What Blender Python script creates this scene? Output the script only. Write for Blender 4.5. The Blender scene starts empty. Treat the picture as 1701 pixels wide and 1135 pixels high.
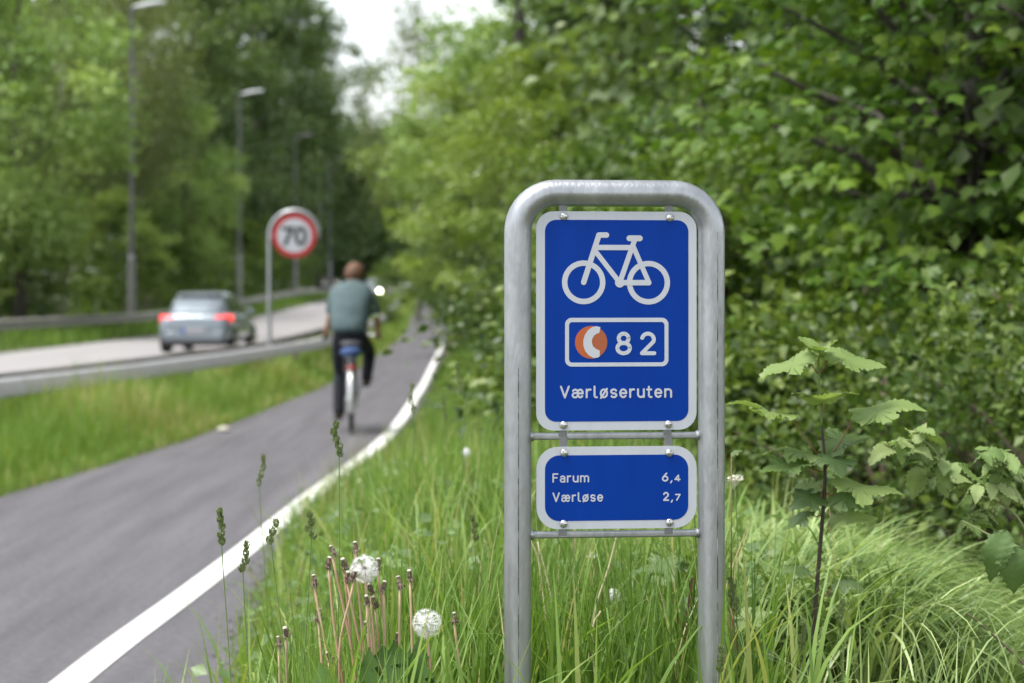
import bpy, bmesh, math, random
import numpy as np
from mathutils import Vector, Matrix

SC = bpy.context.scene
COL = SC.collection
R = math.radians
random.seed(11)
RNG = np.random.default_rng(11)

# ------------------------------------------------------------------ camera, world, sun, exposure
H, FPX, HOR, CX = 1.38, 1701 * 70 / 36.0, 491.0, 850.5
cd = bpy.data.cameras.new('camera')
cam = bpy.data.objects.new('camera', cd)
COL.objects.link(cam)
cam.location = (0, 0, H)
cam.rotation_euler = (R(90), 0, 0)
cd.lens, cd.sensor_width, cd.sensor_fit = 70, 36, 'HORIZONTAL'
cd.shift_y = -(567.5 - HOR) / 1701.0
cd.clip_start, cd.clip_end = 0.05, 2000
cd.dof.use_dof = True
cd.dof.focus_distance = 3.72
cd.dof.aperture_fstop = 4.3
SC.camera = cam

w = bpy.data.worlds.new('World')
SC.world = w
w.use_nodes = True
nt = w.node_tree
bg = nt.nodes['Background']
sky = nt.nodes.new('ShaderNodeTexSky')
sky.sky_type = 'NISHITA'
sky.sun_disc = False
SUN_EL, SUN_AZ = R(66), R(250)          # azimuth measured clockwise from +Y: behind the camera, to the left
sky.sun_elevation = SUN_EL
sky.sun_rotation = SUN_AZ
sky.dust_density = 1.0
sky.air_density = 1.0
hs = nt.nodes.new('ShaderNodeHueSaturation')
hs.inputs['Saturation'].default_value = 0.22      # overcast: white cloud layer
hs.inputs['Value'].default_value = 1.0
nt.links.new(sky.outputs[0], hs.inputs['Color'])
nt.links.new(hs.outputs[0], bg.inputs['Color'])
bg.inputs['Strength'].default_value = 0.13

sd = bpy.data.lights.new('sun', 'SUN')
sd.energy = 2.0
sd.angle = R(25)
sd.color = (1.0, 0.96, 0.90)
sun = bpy.data.objects.new('sun', sd)
COL.objects.link(sun)
sdir = Vector((math.sin(SUN_AZ) * math.cos(SUN_EL), math.cos(SUN_AZ) * math.cos(SUN_EL), math.sin(SUN_EL)))
sun.rotation_euler = sdir.to_track_quat('Z', 'Y').to_euler()
sun.location = sdir * 60

SC.view_settings.view_transform = 'Standard'
SC.view_settings.look = 'None'
SC.view_settings.gamma = 1
SC.view_settings.exposure = 1.35
cy = SC.cycles
cy.max_bounces, cy.diffuse_bounces, cy.glossy_bounces, cy.transmission_bounces = 7, 4, 3, 5
cy.use_denoising = True
cy.sample_clamp_indirect = 6
cy.caustics_reflective = cy.caustics_refractive = False

# ------------------------------------------------------------------ helpers
def P(px, py, Y):
    """point seen at photo pixel (px, py) at depth Y"""
    return Vector(((px - CX) * Y / FPX, Y, H - (py - HOR) * Y / FPX))

def ss(a, b, x):
    t = np.clip((np.asarray(x, float) - a) / (b - a), 0, 1)
    return t * t * (3 - 2 * t)

def tag(o, label=None, cat=None, group=None, kind=None):
    if label: o['label'] = label
    if cat: o['category'] = cat
    if group: o['group'] = group
    if kind: o['kind'] = kind
    return o

def empty(name, loc=(0, 0, 0), rz=0.0):
    o = bpy.data.objects.new(name, None)
    o.empty_display_size = 0.1
    o.location = loc
    o.rotation_euler = (0, 0, rz)
    COL.objects.link(o)
    return o

def link_mesh(name, me, mat, parent=None):
    o = bpy.data.objects.new(name, me)
    COL.objects.link(o)
    if mat is not None and len(me.materials) == 0:
        me.materials.append(mat)
    if parent is not None:
        o.parent = parent
    return o

class MB:
    def __init__(s):
        s.v, s.f = [], []
    def add(s, vs, fs):
        b = len(s.v)
        s.v += [tuple(v) for v in vs]
        s.f += [tuple(b + i for i in f) for f in fs]
        return s
    def box(s, c, d, m=None):
        x, y, z = d[0] / 2, d[1] / 2, d[2] / 2
        vs = [Vector((i * x, j * y, k * z)) for k in (-1, 1) for j in (-1, 1) for i in (-1, 1)]
        if m is not None: vs = [m @ v for v in vs]
        c = Vector(c)
        return s.add([v + c for v in vs], [(0, 2, 3, 1), (4, 5, 7, 6), (0, 1, 5, 4), (2, 6, 7, 3), (0, 4, 6, 2), (1, 3, 7, 5)])
    def tube(s, pts, rad, n=10, cap=True, closed=False):
        pts = [Vector(p) for p in pts]
        k = len(pts)
        if not hasattr(rad, '__len__'): rad = [rad] * k
        up = None
        rings = []
        for i, p in enumerate(pts):
            if closed: t = pts[(i + 1) % k] - pts[i - 1]
            else: t = pts[min(i + 1, k - 1)] - pts[max(i - 1, 0)]
            t = t.normalized() if t.length > 1e-9 else Vector((0, 0, 1))
            if up is None:
                up = t.orthogonal().normalized()
            up = (up - t * up.dot(t))
            up = up.normalized() if up.length > 1e-6 else t.orthogonal().normalized()
            bn = t.cross(up)
            rings.append([p + (up * math.cos(a) + bn * math.sin(a)) * rad[i] for a in [2 * math.pi * q / n for q in range(n)]])
        vs = [v for r in rings for v in r]
        fs = []
        for i in range(k if closed else k - 1):
            a, b = i * n, ((i + 1) % k) * n
            fs += [(a + q, a + (q + 1) % n, b + (q + 1) % n, b + q) for q in range(n)]
        if cap and not closed:
            fs.append(tuple(reversed(range(n))))
            fs.append(tuple((k - 1) * n + q for q in range(n)))
        return s.add(vs, fs)
    def lathe(s, prof, n=16, m=None, c=(0, 0, 0)):
        """prof: (r, z) along the local z axis"""
        vs = []
        for r, z in prof:
            for q in range(n):
                a = 2 * math.pi * q / n
                vs.append(Vector((r * math.cos(a), r * math.sin(a), z)))
        if m is not None: vs = [m @ v for v in vs]
        c = Vector(c)
        fs = []
        for i in range(len(prof) - 1):
            fs += [(i * n + q, i * n + (q + 1) % n, (i + 1) * n + (q + 1) % n, (i + 1) * n + q) for q in range(n)]
        fs.append(tuple(reversed(range(n))))
        fs.append(tuple((len(prof) - 1) * n + q for q in range(n)))
        return s.add([v + c for v in vs], fs)
    def prism(s, outline, y0, y1, hole=None):
        """outline in (x, z), thickness y0 (front) .. y1 (back)"""
        n = len(outline)
        if hole is None:
            vs = [(x, y0, z) for x, z in outline] + [(x, y1, z) for x, z in outline]
            fs = [tuple(range(n)), tuple(reversed(range(n, 2 * n)))]
            fs += [(i, n + i, n + (i + 1) % n, (i + 1) % n) for i in range(n)]
        else:
            vs = [(x, y0, z) for x, z in outline] + [(x, y1, z) for x, z in outline] + [(x, y0, z) for x, z in hole] + [(x, y1, z) for x, z in hole]
            fs = []
            for i in range(n):
                j = (i + 1) % n
                fs += [(i, j, 2 * n + j, 2 * n + i), (n + j, n + i, 3 * n + i, 3 * n + j), (i, n + i, n + j, j), (2 * n + j, 3 * n + j, 3 * n + i, 2 * n + i)]
        return s.add(vs, fs)
    def build(s, name, mat, parent=None, smooth=False, angle=None, bevel=0, sub=0):
        me = bpy.data.meshes.new(name)
        me.from_pydata(s.v, [], s.f)
        me.update()
        bm = bmesh.new(); bm.from_mesh(me)
        bmesh.ops.recalc_face_normals(bm, faces=bm.faces)
        if smooth or angle:
            for f in bm.faces: f.smooth = True
        if angle:
            for e in bm.edges:
                if len(e.link_faces) == 2 and e.calc_face_angle(0) > R(angle): e.smooth = False
        bm.to_mesh(me); bm.free()
        o = link_mesh(name, me, mat, parent)
        if bevel:
            b = o.modifiers.new('bevel', 'BEVEL'); b.width = bevel; b.segments = 3; b.limit_method = 'ANGLE'; b.angle_limit = R(35)
            for p in me.polygons: p.use_smooth = True
            o.modifiers.new('wn', 'WEIGHTED_NORMAL')
        if sub:
            m = o.modifiers.new('sub', 'SUBSURF'); m.levels = m.render_levels = sub
        return o

def np_mesh(name, V, F, tint=None, smooth=False):
    V = np.ascontiguousarray(V, dtype=np.float32)
    F = np.ascontiguousarray(F, dtype=np.int32)
    me = bpy.data.meshes.new(name)
    me.vertices.add(len(V)); me.vertices.foreach_set('co', V.ravel())
    k = F.shape[1]
    me.loops.add(F.size); me.loops.foreach_set('vertex_index', F.ravel())
    me.polygons.add(len(F)); me.polygons.foreach_set('loop_start', np.arange(0, F.size, k, dtype=np.int32))
    if smooth: me.polygons.foreach_set('use_smooth', np.ones(len(F), dtype=bool))
    me.update(calc_edges=True)
    if tint is not None:
        a = me.attributes.new('tint', 'FLOAT', 'POINT')
        a.data.foreach_set('value', np.ascontiguousarray(tint, dtype=np.float32))
    return me

def nrm(a):
    return a / np.maximum(np.linalg.norm(a, axis=-1, keepdims=True), 1e-9)

def leaf_cloud(C, D, N, S, T, F):
    """copies of a leaf template (verts T, faces F) at C, pointing along D, facing N, sized S"""
    D = nrm(D)
    N = nrm(N - D * (N * D).sum(1, keepdims=True))
    X = np.cross(D, N)
    V = C[:, None, :] + S[:, None, None] * (T[None, :, 0:1] * X[:, None, :] + T[None, :, 1:2] * D[:, None, :] + T[None, :, 2:3] * N[:, None, :])
    n, k = len(C), len(T)
    FF = (F[None] + (np.arange(n) * k)[:, None, None]).reshape(-1, F.shape[1])
    return V.reshape(-1, 3), FF

def bez(pts, n):
    """smooth polyline through pts (Catmull-Rom)"""
    pts = [Vector(p) for p in pts]
    q = [pts[0] * 2 - pts[1]] + pts + [pts[-1] * 2 - pts[-2]]
    out = []
    for i in range(1, len(q) - 2):
        for j in range(n):
            t = j / n
            a, b, c, d = q[i - 1], q[i], q[i + 1], q[i + 2]
            out.append(0.5 * ((2 * b) + (c - a) * t + (2 * a - 5 * b + 4 * c - d) * t * t + (3 * b - a - 3 * c + d) * t ** 3))
    out.append(pts[-1])
    return out

# ------------------------------------------------------------------ materials
MATS = {}
def mat(name, col, rough=0.6, metal=0.0, spec=0.5, var=0.0, scale=8.0, bump=0.0, bscale=40.0, col2=None, emit=None, estr=0.0, coat=0.0, stretch=None, c2pos=(0.45, 0.62)):
    if name in MATS: return MATS[name]
    m = bpy.data.materials.new(name); m.use_nodes = True
    t = m.node_tree; b = t.nodes['Principled BSDF']
    b.inputs['Base Color'].default_value = (*col, 1)
    b.inputs['Roughness'].default_value = rough
    b.inputs['Metallic'].default_value = metal
    b.inputs['Specular IOR Level'].default_value = spec
    b.inputs['Coat Weight'].default_value = coat
    if emit:
        b.inputs['Emission Color'].default_value = (*emit, 1); b.inputs['Emission Strength'].default_value = estr
    co = None
    if var or col2 or bump:
        co = t.nodes.new('ShaderNodeTexCoord').outputs['Object']
        if stretch:
            mp = t.nodes.new('ShaderNodeMapping'); mp.inputs['Scale'].default_value = stretch
            t.links.new(co, mp.inputs['Vector']); co = mp.outputs[0]
    if var or col2:
        n = t.nodes.new('ShaderNodeTexNoise'); n.inputs['Scale'].default_value = scale; n.inputs['Detail'].default_value = 6; n.inputs['Roughness'].default_value = 0.62
        t.links.new(co, n.inputs['Vector'])
        r = t.nodes.new('ShaderNodeValToRGB')
        r.color_ramp.elements[0].position, r.color_ramp.elements[1].position = (c2pos if col2 else (0.28, 0.72))
        a = col if col2 else tuple(c * (1 - var) for c in col)
        z = col2 if col2 else tuple(min(1, c * (1 + var)) for c in col)
        r.color_ramp.elements[0].color = (*a, 1); r.color_ramp.elements[1].color = (*z, 1)
        t.links.new(n.outputs['Fac'], r.inputs['Fac']); t.links.new(r.outputs[0], b.inputs['Base Color'])
    if bump:
        n2 = t.nodes.new('ShaderNodeTexNoise'); n2.inputs['Scale'].default_value = bscale; n2.inputs['Detail'].default_value = 5
        t.links.new(co, n2.inputs['Vector'])
        bu = t.nodes.new('ShaderNodeBump'); bu.inputs['Strength'].default_value = bump; bu.inputs['Distance'].default_value = 0.01
        t.links.new(n2.outputs['Fac'], bu.inputs['Height']); t.links.new(bu.outputs[0], b.inputs['Normal'])
    MATS[name] = m
    return m

def leaf_mat(name, cols, trans=0.36, rough=0.42, spec=0.45, yellow=(1.15, 1.2, 0.62)):
    """leaf or blade: colour varies per leaf by the 'tint' attribute and a little per plant"""
    m = bpy.data.materials.new(name); m.use_nodes = True
    t = m.node_tree; b = t.nodes['Principled BSDF']; out = t.nodes['Material Output']
    at = t.nodes.new('ShaderNodeAttribute'); at.attribute_name = 'tint'
    oi = t.nodes.new('ShaderNodeObjectInfo')
    ma = t.nodes.new('ShaderNodeMath'); ma.operation = 'MULTIPLY_ADD'; ma.inputs[1].default_value = 0.22
    sb = t.nodes.new('ShaderNodeMath'); sb.operation = 'SUBTRACT'; sb.inputs[1].default_value = 0.11
    t.links.new(oi.outputs['Random'], ma.inputs[0]); t.links.new(at.outputs['Fac'], ma.inputs[2])
    t.links.new(ma.outputs[0], sb.inputs[0])
    r = t.nodes.new('ShaderNodeValToRGB')
    e = r.color_ramp.elements
    e[0].position, e[1].position = cols[0][0], cols[-1][0]
    e[0].color, e[1].color = (*cols[0][1], 1), (*cols[-1][1], 1)
    for p, c in cols[1:-1]:
        x = e.new(p); x.color = (*c, 1)
    t.links.new(sb.outputs[0], r.inputs['Fac'])
    t.links.new(r.outputs[0], b.inputs['Base Color'])
    b.inputs['Roughness'].default_value = rough; b.inputs['Specular IOR Level'].default_value = spec
    tr = t.nodes.new('ShaderNodeBsdfTranslucent')
    mx = t.nodes.new('ShaderNodeMix'); mx.data_type = 'RGBA'; mx.blend_type = 'MULTIPLY'; mx.inputs['Factor'].default_value = 1
    t.links.new(r.outputs[0], mx.inputs['A']); mx.inputs['B'].default_value = (*yellow, 1)
    t.links.new(mx.outputs['Result'], tr.inputs['Color'])
    ms = t.nodes.new('ShaderNodeMixShader'); ms.inputs[0].default_value = trans
    t.links.new(b.outputs[0], ms.inputs[1]); t.links.new(tr.outputs[0], ms.inputs[2]); t.links.new(ms.outputs[0], out.inputs['Surface'])
    return m

def asphalt(name, col, streak, speck):
    m = mat(name, col, 0.85, spec=0.3, var=0.26, scale=5.0, bump=0.5, bscale=300, stretch=streak)
    t = m.node_tree; b = t.nodes['Principled BSDF']
    src = b.inputs['Base Color'].links[0].from_socket
    co = t.nodes.new('ShaderNodeTexCoord')
    n = t.nodes.new('ShaderNodeTexNoise'); n.inputs['Scale'].default_value = speck; n.inputs['Detail'].default_value = 4; n.inputs['Roughness'].default_value = .75
    t.links.new(co.outputs['Object'], n.inputs['Vector'])
    r = t.nodes.new('ShaderNodeValToRGB'); r.color_ramp.elements[0].position, r.color_ramp.elements[1].position = .3, .72
    r.color_ramp.elements[0].color = (.72, .72, .72, 1); r.color_ramp.elements[1].color = (1.3, 1.3, 1.3, 1)
    t.links.new(n.outputs['Fac'], r.inputs['Fac'])
    x = t.nodes.new('ShaderNodeMix'); x.data_type = 'RGBA'; x.blend_type = 'MULTIPLY'; x.inputs['Factor'].default_value = 1
    t.links.new(src, x.inputs['A']); t.links.new(r.outputs[0], x.inputs['B']); t.links.new(x.outputs['Result'], b.inputs['Base Color'])
    return m
M_asph = asphalt('path asphalt', (0.116, 0.112, 0.122), (1.1, 0.06, 1), 26)
M_road = mat('road asphalt', (0.30, 0.288, 0.288), 0.85, spec=0.3, var=0.10, scale=0.5, bump=0.2, bscale=120, stretch=(1.5, 0.08, 1))
M_line = mat('white road paint', (0.80, 0.80, 0.78), 0.7, spec=0.3, col2=(0.42, 0.42, 0.41), scale=42, bump=0.3, bscale=150, c2pos=(0.57, 0.70))
M_galv = mat('galvanised steel', (0.27, 0.285, 0.30), 0.36, metal=0.8, col2=(0.47, 0.49, 0.505), scale=34, bump=0.12, bscale=160, stretch=(1, 1, 0.22), c2pos=(0.22, 0.74))
M_galvd = mat('shaded weathered steel', (0.13, 0.12, 0.11), 0.7, metal=0.3, var=0.3, scale=3)  # mottled steel; its darkness includes the shade on the road-edge rail
M_rail = mat('rail steel', (0.40, 0.40, 0.42), 0.6, metal=0.0, var=0.12, scale=4)
M_railold = mat('old rail steel', (0.30, 0.29, 0.27), 0.6, metal=0.4, var=0.2, scale=2)
M_white = mat('sign white', (0.51, 0.535, 0.58), 0.45, spec=0.4, var=0.05, scale=45, stretch=(1, 1, .12))
M_blue = mat('sign blue', (0.0, 0.037, 0.285), 0.42, spec=0.12, var=0.10, scale=22, stretch=(1, 1, .15))
M_orange = mat('sign orange', (0.46, 0.098, 0.020), 0.45)
M_orange2 = mat('sign orange brown', (0.36, 0.090, 0.026), 0.45)
M_screw = mat('screw steel', (0.62, 0.62, 0.60), 0.3, metal=0.9)
M_dark = mat('slot dark', (0.03, 0.03, 0.03), 0.8)
M_red = mat('sign red', (0.42, 0.012, 0.016), 0.45)
M_grey70 = mat('sign digit', (0.03, 0.03, 0.03), 0.5)
M_bark = mat('bark', (0.060, 0.052, 0.042), 0.9, col2=(0.13, 0.12, 0.10), scale=7, bump=0.7, bscale=20, stretch=(3, 3, 0.6))
M_birch = mat('birch bark', (0.42, 0.40, 0.36), 0.8, col2=(0.10, 0.09, 0.08), scale=3, stretch=(1, 1, 4), c2pos=(0.55, 0.66), bump=0.3)
M_twig = mat('twig bark', (0.11, 0.085, 0.055), 0.85, var=0.25, scale=20)

G_ = lambda r, g, b: (r * 1.16, g * 1.16, b * 1.05)
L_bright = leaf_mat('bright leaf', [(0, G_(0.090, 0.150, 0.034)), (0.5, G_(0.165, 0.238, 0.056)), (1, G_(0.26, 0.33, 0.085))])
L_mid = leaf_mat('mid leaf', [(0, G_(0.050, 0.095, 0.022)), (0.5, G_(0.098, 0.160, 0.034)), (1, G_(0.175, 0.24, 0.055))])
L_olive = leaf_mat('olive leaf', [(0, G_(0.090, 0.122, 0.040)), (0.5, G_(0.150, 0.188, 0.066)), (1, G_(0.23, 0.27, 0.095))])
L_shrub = leaf_mat('shrub leaf', [(0, G_(0.035, 0.068, 0.016)), (0.5, G_(0.070, 0.122, 0.026)), (1, G_(0.19, 0.25, 0.07))])
L_lush = leaf_mat('lush leaf', [(0, G_(0.120, 0.200, 0.066)), (0.5, G_(0.230, 0.335, 0.110)), (1, G_(0.38, 0.48, 0.18))])
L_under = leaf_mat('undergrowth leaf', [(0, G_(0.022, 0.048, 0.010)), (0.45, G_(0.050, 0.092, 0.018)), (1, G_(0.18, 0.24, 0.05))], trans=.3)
L_dark = leaf_mat('dark leaf', [(0, G_(0.046, 0.086, 0.034)), (0.5, G_(0.092, 0.150, 0.052)), (1, G_(0.17, 0.24, 0.08))], trans=0.28)
L_maple = leaf_mat('maple leaf', [(0, G_(0.034, 0.080, 0.011)), (0.5, G_(0.074, 0.142, 0.018)), (1, G_(0.165, 0.25, 0.034))], trans=0.34, spec=0.32, rough=0.45)
L_grass = leaf_mat('grass blade', [(0, G_(0.070, 0.135, 0.024)), (0.45, G_(0.142, 0.248, 0.046)), (0.82, G_(0.225, 0.345, 0.085)), (0.97, G_(0.34, 0.36, 0.13)), (1.0, G_(0.50, 0.42, 0.26))], trans=0.4, yellow=(1.15, 1.15, 0.6))
L_sedge = leaf_mat('pale sedge blade', [(0, G_(0.085, 0.150, 0.040)), (0.45, G_(0.19, 0.285, 0.09)), (1, G_(0.46, 0.55, 0.28))], trans=0.33, rough=0.4, yellow=(1.1, 1.1, 0.6))
L_sap = leaf_mat('sapling leaf', [(0, G_(0.075, 0.13, 0.055)), (0.5, G_(0.145, 0.22, 0.075)), (1, G_(0.23, 0.31, 0.11))], trans=0.36, rough=0.45, spec=0.4)
L_rasp = leaf_mat('raspberry leaf', [(0, G_(0.07, 0.13, 0.04)), (0.5, G_(0.15, 0.23, 0.07)), (1, G_(0.27, 0.34, 0.15))], trans=0.3, rough=0.6)
L_dand = leaf_mat('dandelion leaf', [(0, (0.030, 0.075, 0.012)), (1, (0.065, 0.135, 0.022))], trans=0.3, rough=0.6, spec=0.15)

# ------------------------------------------------------------------ the lie of the land
def interp(tab):
    ys = np.array([t[0] for t in tab], float); xs = np.array([t[1] for t in tab], float)
    return lambda Y: np.interp(Y, ys, xs)
line_x = interp([(-20, -1.9), (2, -1.62), (7.1, -1.576), (7.8, -1.56), (9.2, -1.50), (10.8, -1.447), (13.5, -1.39), (17.35, -1.25), (20.3, -1.21), (23.2, -1.25), (31.4, -1.38), (45.4, -1.71), (58.5, -2.03), (75, -2.5), (100, -3.3), (140, -4.5), (230, -6), (420, -8)])
left_x = interp([(-20, -4.0), (2, -3.7), (13.7, -3.51), (15.8, -3.32), (19, -3.10), (23, -2.98), (29, -2.85), (40, -2.95), (58, -3.4), (75, -4.0), (100, -4.9), (140, -6.2), (230, -8), (420, -10)])
right_x = interp([(-20, -1.2), (2, -0.92), (7.1, -0.965), (8.2, -1.06), (10, -1.2), (11.5, -1.28), (13.5, -1.26), (17, -1.12), (20, -1.08), (23, -1.12), (31, -1.26), (45, -1.6), (58, -1.92), (75, -2.4), (100, -3.2), (140, -4.4), (230, -5.9), (420, -7.9)])
rail_x = interp([(-20, -8.0), (6, -6.2), (12, -5.45), (18.3, -4.7), (22, -4.25), (27.1, -3.82), (34.4, -3.45), (45, -3.7), (60, -4.25), (85, -5.3), (130, -6.9), (230, -9), (420, -11)])
near_x = lambda Y: rail_x(Y) - 1.3
far_x = interp([(-20, -12.3), (48, -12.2), (129, -12.0), (200, -13), (420, -15)])

def rise(Y):
    Y = np.asarray(Y, float)
    s = 0.021
    z = np.where(Y < 70, 0, np.where(Y < 84, s * (Y - 70) ** 2 / 28, s * (Y - 77)))
    return np.minimum(z, 1.10 + 0.001 * np.maximum(Y - 130, 0))

def terrain(X, Y):
    X = np.asarray(X, float); Y = np.asarray(Y, float)
    z = rise(Y)
    e = X - right_x(Y)
    b = 0.34 * (1 - ss(6.5, 13, Y)) + 0.07
    z = z + b * ss(0.0, 0.75, e)
    z = z - 0.8 * np.maximum(ss(5.5, 7.6, Y) * ss(0.6, 1.6, X), 0.75 * ss(0.85, 1.65, X)) * (1 - ss(18, 30, Y))
    z = z + 0.06 * np.clip(X - 5, 0, 60)
    lv = left_x(Y) - X
    z = z + 0.05 * ss(0.0, 0.5, lv) * ss(0, 0.6, X - near_x(Y))
    fl = far_x(Y) - X
    z = z + 0.10 * ss(0, 1.2, fl) + 0.05 * np.clip(fl - 3, 0, 60)
    onp = (X > left_x(Y) - 0.03) & (X < right_x(Y) + 0.03)
    onr = (X > far_x(Y) - 0.05) & (X < near_x(Y) + 0.05)
    return np.where(onp | onr, rise(Y) - 0.04, z)

xs = np.concatenate([np.arange(-140, -20, 6), np.arange(-20, -8, 0.6), np.arange(-8, 3.5, 0.09), np.arange(3.5, 12, 0.5), np.arange(12, 141, 6)])
ys = np.concatenate([np.arange(-30, 2, 2), np.arange(2, 16, 0.2), np.arange(16, 60, 0.8), np.arange(60, 150, 2.5), np.arange(150, 431, 14)])
gx, gy = np.meshgrid(xs, ys)
gv = np.stack([gx, gy, terrain(gx, gy)], -1).reshape(-1, 3)
nx_, ny_ = len(xs), len(ys)
ii = (np.arange(ny_ - 1)[:, None] * nx_ + np.arange(nx_ - 1)[None]).ravel()
M_ground = mat('soil and turf', (0.055, 0.075, 0.022), 0.95, col2=(0.085, 0.060, 0.038), scale=1.3, bump=0.8, bscale=14, c2pos=(0.42, 0.66))
g = link_mesh('ground', np_mesh('ground', gv, np.stack([ii, ii + 1, ii + 1 + nx_, ii + nx_], 1), smooth=True), M_ground)
tag(g, 'earth and turf under the verges and the wood', 'ground', kind='structure')

def strip(name, fa, fb, y0, y1, dz, m, nx=8, jitter=0):
    yy = np.concatenate([np.arange(y0, 60, 0.5), np.arange(60, y1, 3)])
    u = np.linspace(0, 1, nx + 1)
    A, B = fa(yy), fb(yy)
    if jitter:
        B = B + jitter * (np.sin(yy * 7.1) + np.sin(yy * 17.3 + 1) + np.sin(yy * 3.1))
    X = A[:, None] + (B - A)[:, None] * u[None]
    Yg = np.repeat(yy[:, None], nx + 1, 1)
    V = np.stack([X, Yg, rise(Yg) + dz], -1).reshape(-1, 3)
    n = nx + 1
    i = (np.arange(len(yy) - 1)[:, None] * n + np.arange(nx)[None]).ravel()
    return link_mesh(name, np_mesh(name, V, np.stack([i, i + 1, i + 1 + n, i + n], 1), smooth=True), m)

tag(strip('cycle_path', left_x, right_x, -20, 420, 0.0, M_asph, jitter=0.022), 'grey asphalt cycle path curving away', 'path', kind='structure')
tag(strip('road', far_x, near_x, -20, 420, 0.0, M_road), 'pale asphalt main road beyond the guardrail', 'road', kind='structure')
lw = lambda o: (lambda Y: line_x(Y) + o * np.interp(Y, [7, 15, 25, 40, 64], [1, 1, .78, .74, .5]))
tag(strip('edge_line', lw(-0.068), lw(0.068), -20, 72, 0.004, M_line, nx=2), 'white painted edge line along the cycle path', 'road marking', kind='structure')

# ------------------------------------------------------------------ the route sign
S0 = 893.3
def su(px): return (px - 1022.0) / S0
def sz(py): return H - (py - HOR) / S0
def rrect(x0, z0, x1, z1, r, n=8):
    out = []
    for cx, cz, a0 in ((x1 - r, z1 - r, 0), (x0 + r, z1 - r, 90), (x0 + r, z0 + r, 180), (x1 - r, z0 + r, 270)):
        out += [(cx + r * math.cos(R(a0 + 90 * i / n)), cz + r * math.sin(R(a0 + 90 * i / n))) for i in range(n + 1)]
    return out
def prect(x0, y0, x1, y1, r): return rrect(su(x0), sz(y1), su(x1), sz(y0), r / S0)

def arc(cx, cy, rx, ry, a0, a1, n=12):
    return [(cx + rx * math.cos(R(a0 + (a1 - a0) * i / n)), cy + ry * math.sin(R(a0 + (a1 - a0) * i / n))) for i in range(n + 1)]
# sign lettering drawn as even strokes: (advance width, strokes); cap height 1, x height 0.72, y upwards
_o = arc(.27, .36, .27, .36, 0, 360, 20)
GLYPH = {
    'V': (.66, [[(0, 1), (.33, 0), (.66, 1)]]),
    'F': (.50, [[(0, 0), (0, 1), (.50, 1)], [(0, .53), (.42, .53)]]),
    'r': (.34, [[(0, 0), (0, .72)], [(0, .42)] + arc(.26, .42, .26, .30, 180, 75, 6)]),
    'l': (.20, [[(0, 1), (0, .16)] + arc(.16, .16, .16, .16, 180, 270, 5) + [(.20, 0)]]),
    'u': (.50, [[(0, .72), (0, .25)] + arc(.25, .25, .25, .25, 180, 360, 8) + [(.50, .72)], [(.50, .3), (.50, 0)]]),
    'n': (.50, [[(0, 0), (0, .72)], [(0, .45)] + arc(.25, .47, .25, .25, 180, 0, 8) + [(.50, 0)]]),
    'm': (.86, [[(0, 0), (0, .72)], [(0, .48)] + arc(.215, .505, .215, .215, 180, 0, 8) + [(.43, 0)], [(.43, .48)] + arc(.645, .505, .215, .215, 180, 0, 8) + [(.86, 0)]]),
    't': (.32, [[(.10, .95), (.10, .16)] + arc(.26, .16, .16, .16, 180, 270, 5) + [(.32, 0)], [(-.04, .70), (.30, .70)]]),
    'e': (.52, [[(.02, .37), (.52, .37)] + arc(.26, .36, .26, .36, 2, 318, 18)]),
    'a': (.48, [[(.04, .60)] + arc(.25, .50, .22, .22, 150, 0, 7) + [(.47, 0)], [(.47, .41), (.22, .41)] + arc(.22, .205, .22, .205, 90, 270, 8) + [(.30, 0), (.47, .12)]]),
    'o': (.54, [_o]),
    'ø': (.54, [_o, [(.02, -.06), (.52, .78)]]),
    's': (.46, [[(.43, .61)] + arc(.23, .535, .21, .185, 50, 255, 9) + [(.28, .345)] + arc(.24, .185, .22, .185, 70, -150, 10)]),
    'æ': (.86, [[(.03, .60)] + arc(.22, .50, .21, .22, 150, 0, 7) + [(.43, .12)], [(.43, .41), (.20, .41)] + arc(.20, .205, .20, .205, 90, 270, 8) + [(.28, 0), (.43, .14)], [(.43, .37), (.86, .37)] + arc(.645, .36, .215, .36, 2, 318, 16)]),
    '8': (.60, [arc(.30, .755, .235, .245, 0, 360, 20), arc(.30, .265, .30, .265, 0, 360, 20)]),
    '2': (.58, [arc(.29, .70, .27, .30, 165, -22, 10) + [(.02, 0), (.58, 0)]]),
    '6': (.56, [arc(.28, .30, .28, .30, 0, 360, 20), [(.44, 1), (.14, .60), (.02, .38)]]),
    '4': (.60, [[(.42, 0), (.42, 1), (0, .26), (.60, .26)]]),
    '7': (.52, [[(0, 1), (.52, 1), (.14, 0)]]),
    ',': (.12, [[(.10, .04), (.0, -.2)]]),
}
def text_mb(word, box, y0, y1, mb, wt=0.14, gap=0.26):
    """letters fitted to a photo-pixel box (x0, captop, x1, baseline) on the sign"""
    bx0, by0, bx1, by1 = box
    w0 = wt * (by1 - by0)
    h = by1 - by0 - w0                                       # centre-line height
    adv = sum(GLYPH[c][0] for c in word)
    k = (bx1 - bx0 - w0 - gap * h * (len(word) - 1)) / adv      # width of one em, so that the word fills its box
    x = bx0 + w0 / 2
    i = 0
    for c in word:
        aw, sts = GLYPH[c]
        for st in sts:
            stroke(mb, [(x + p * k, by1 - w0 / 2 - q * h) for p, q in st], w0, y0 - 0.00003 * i, y1)
            i += 1
        x += aw * k + gap * h

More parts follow.
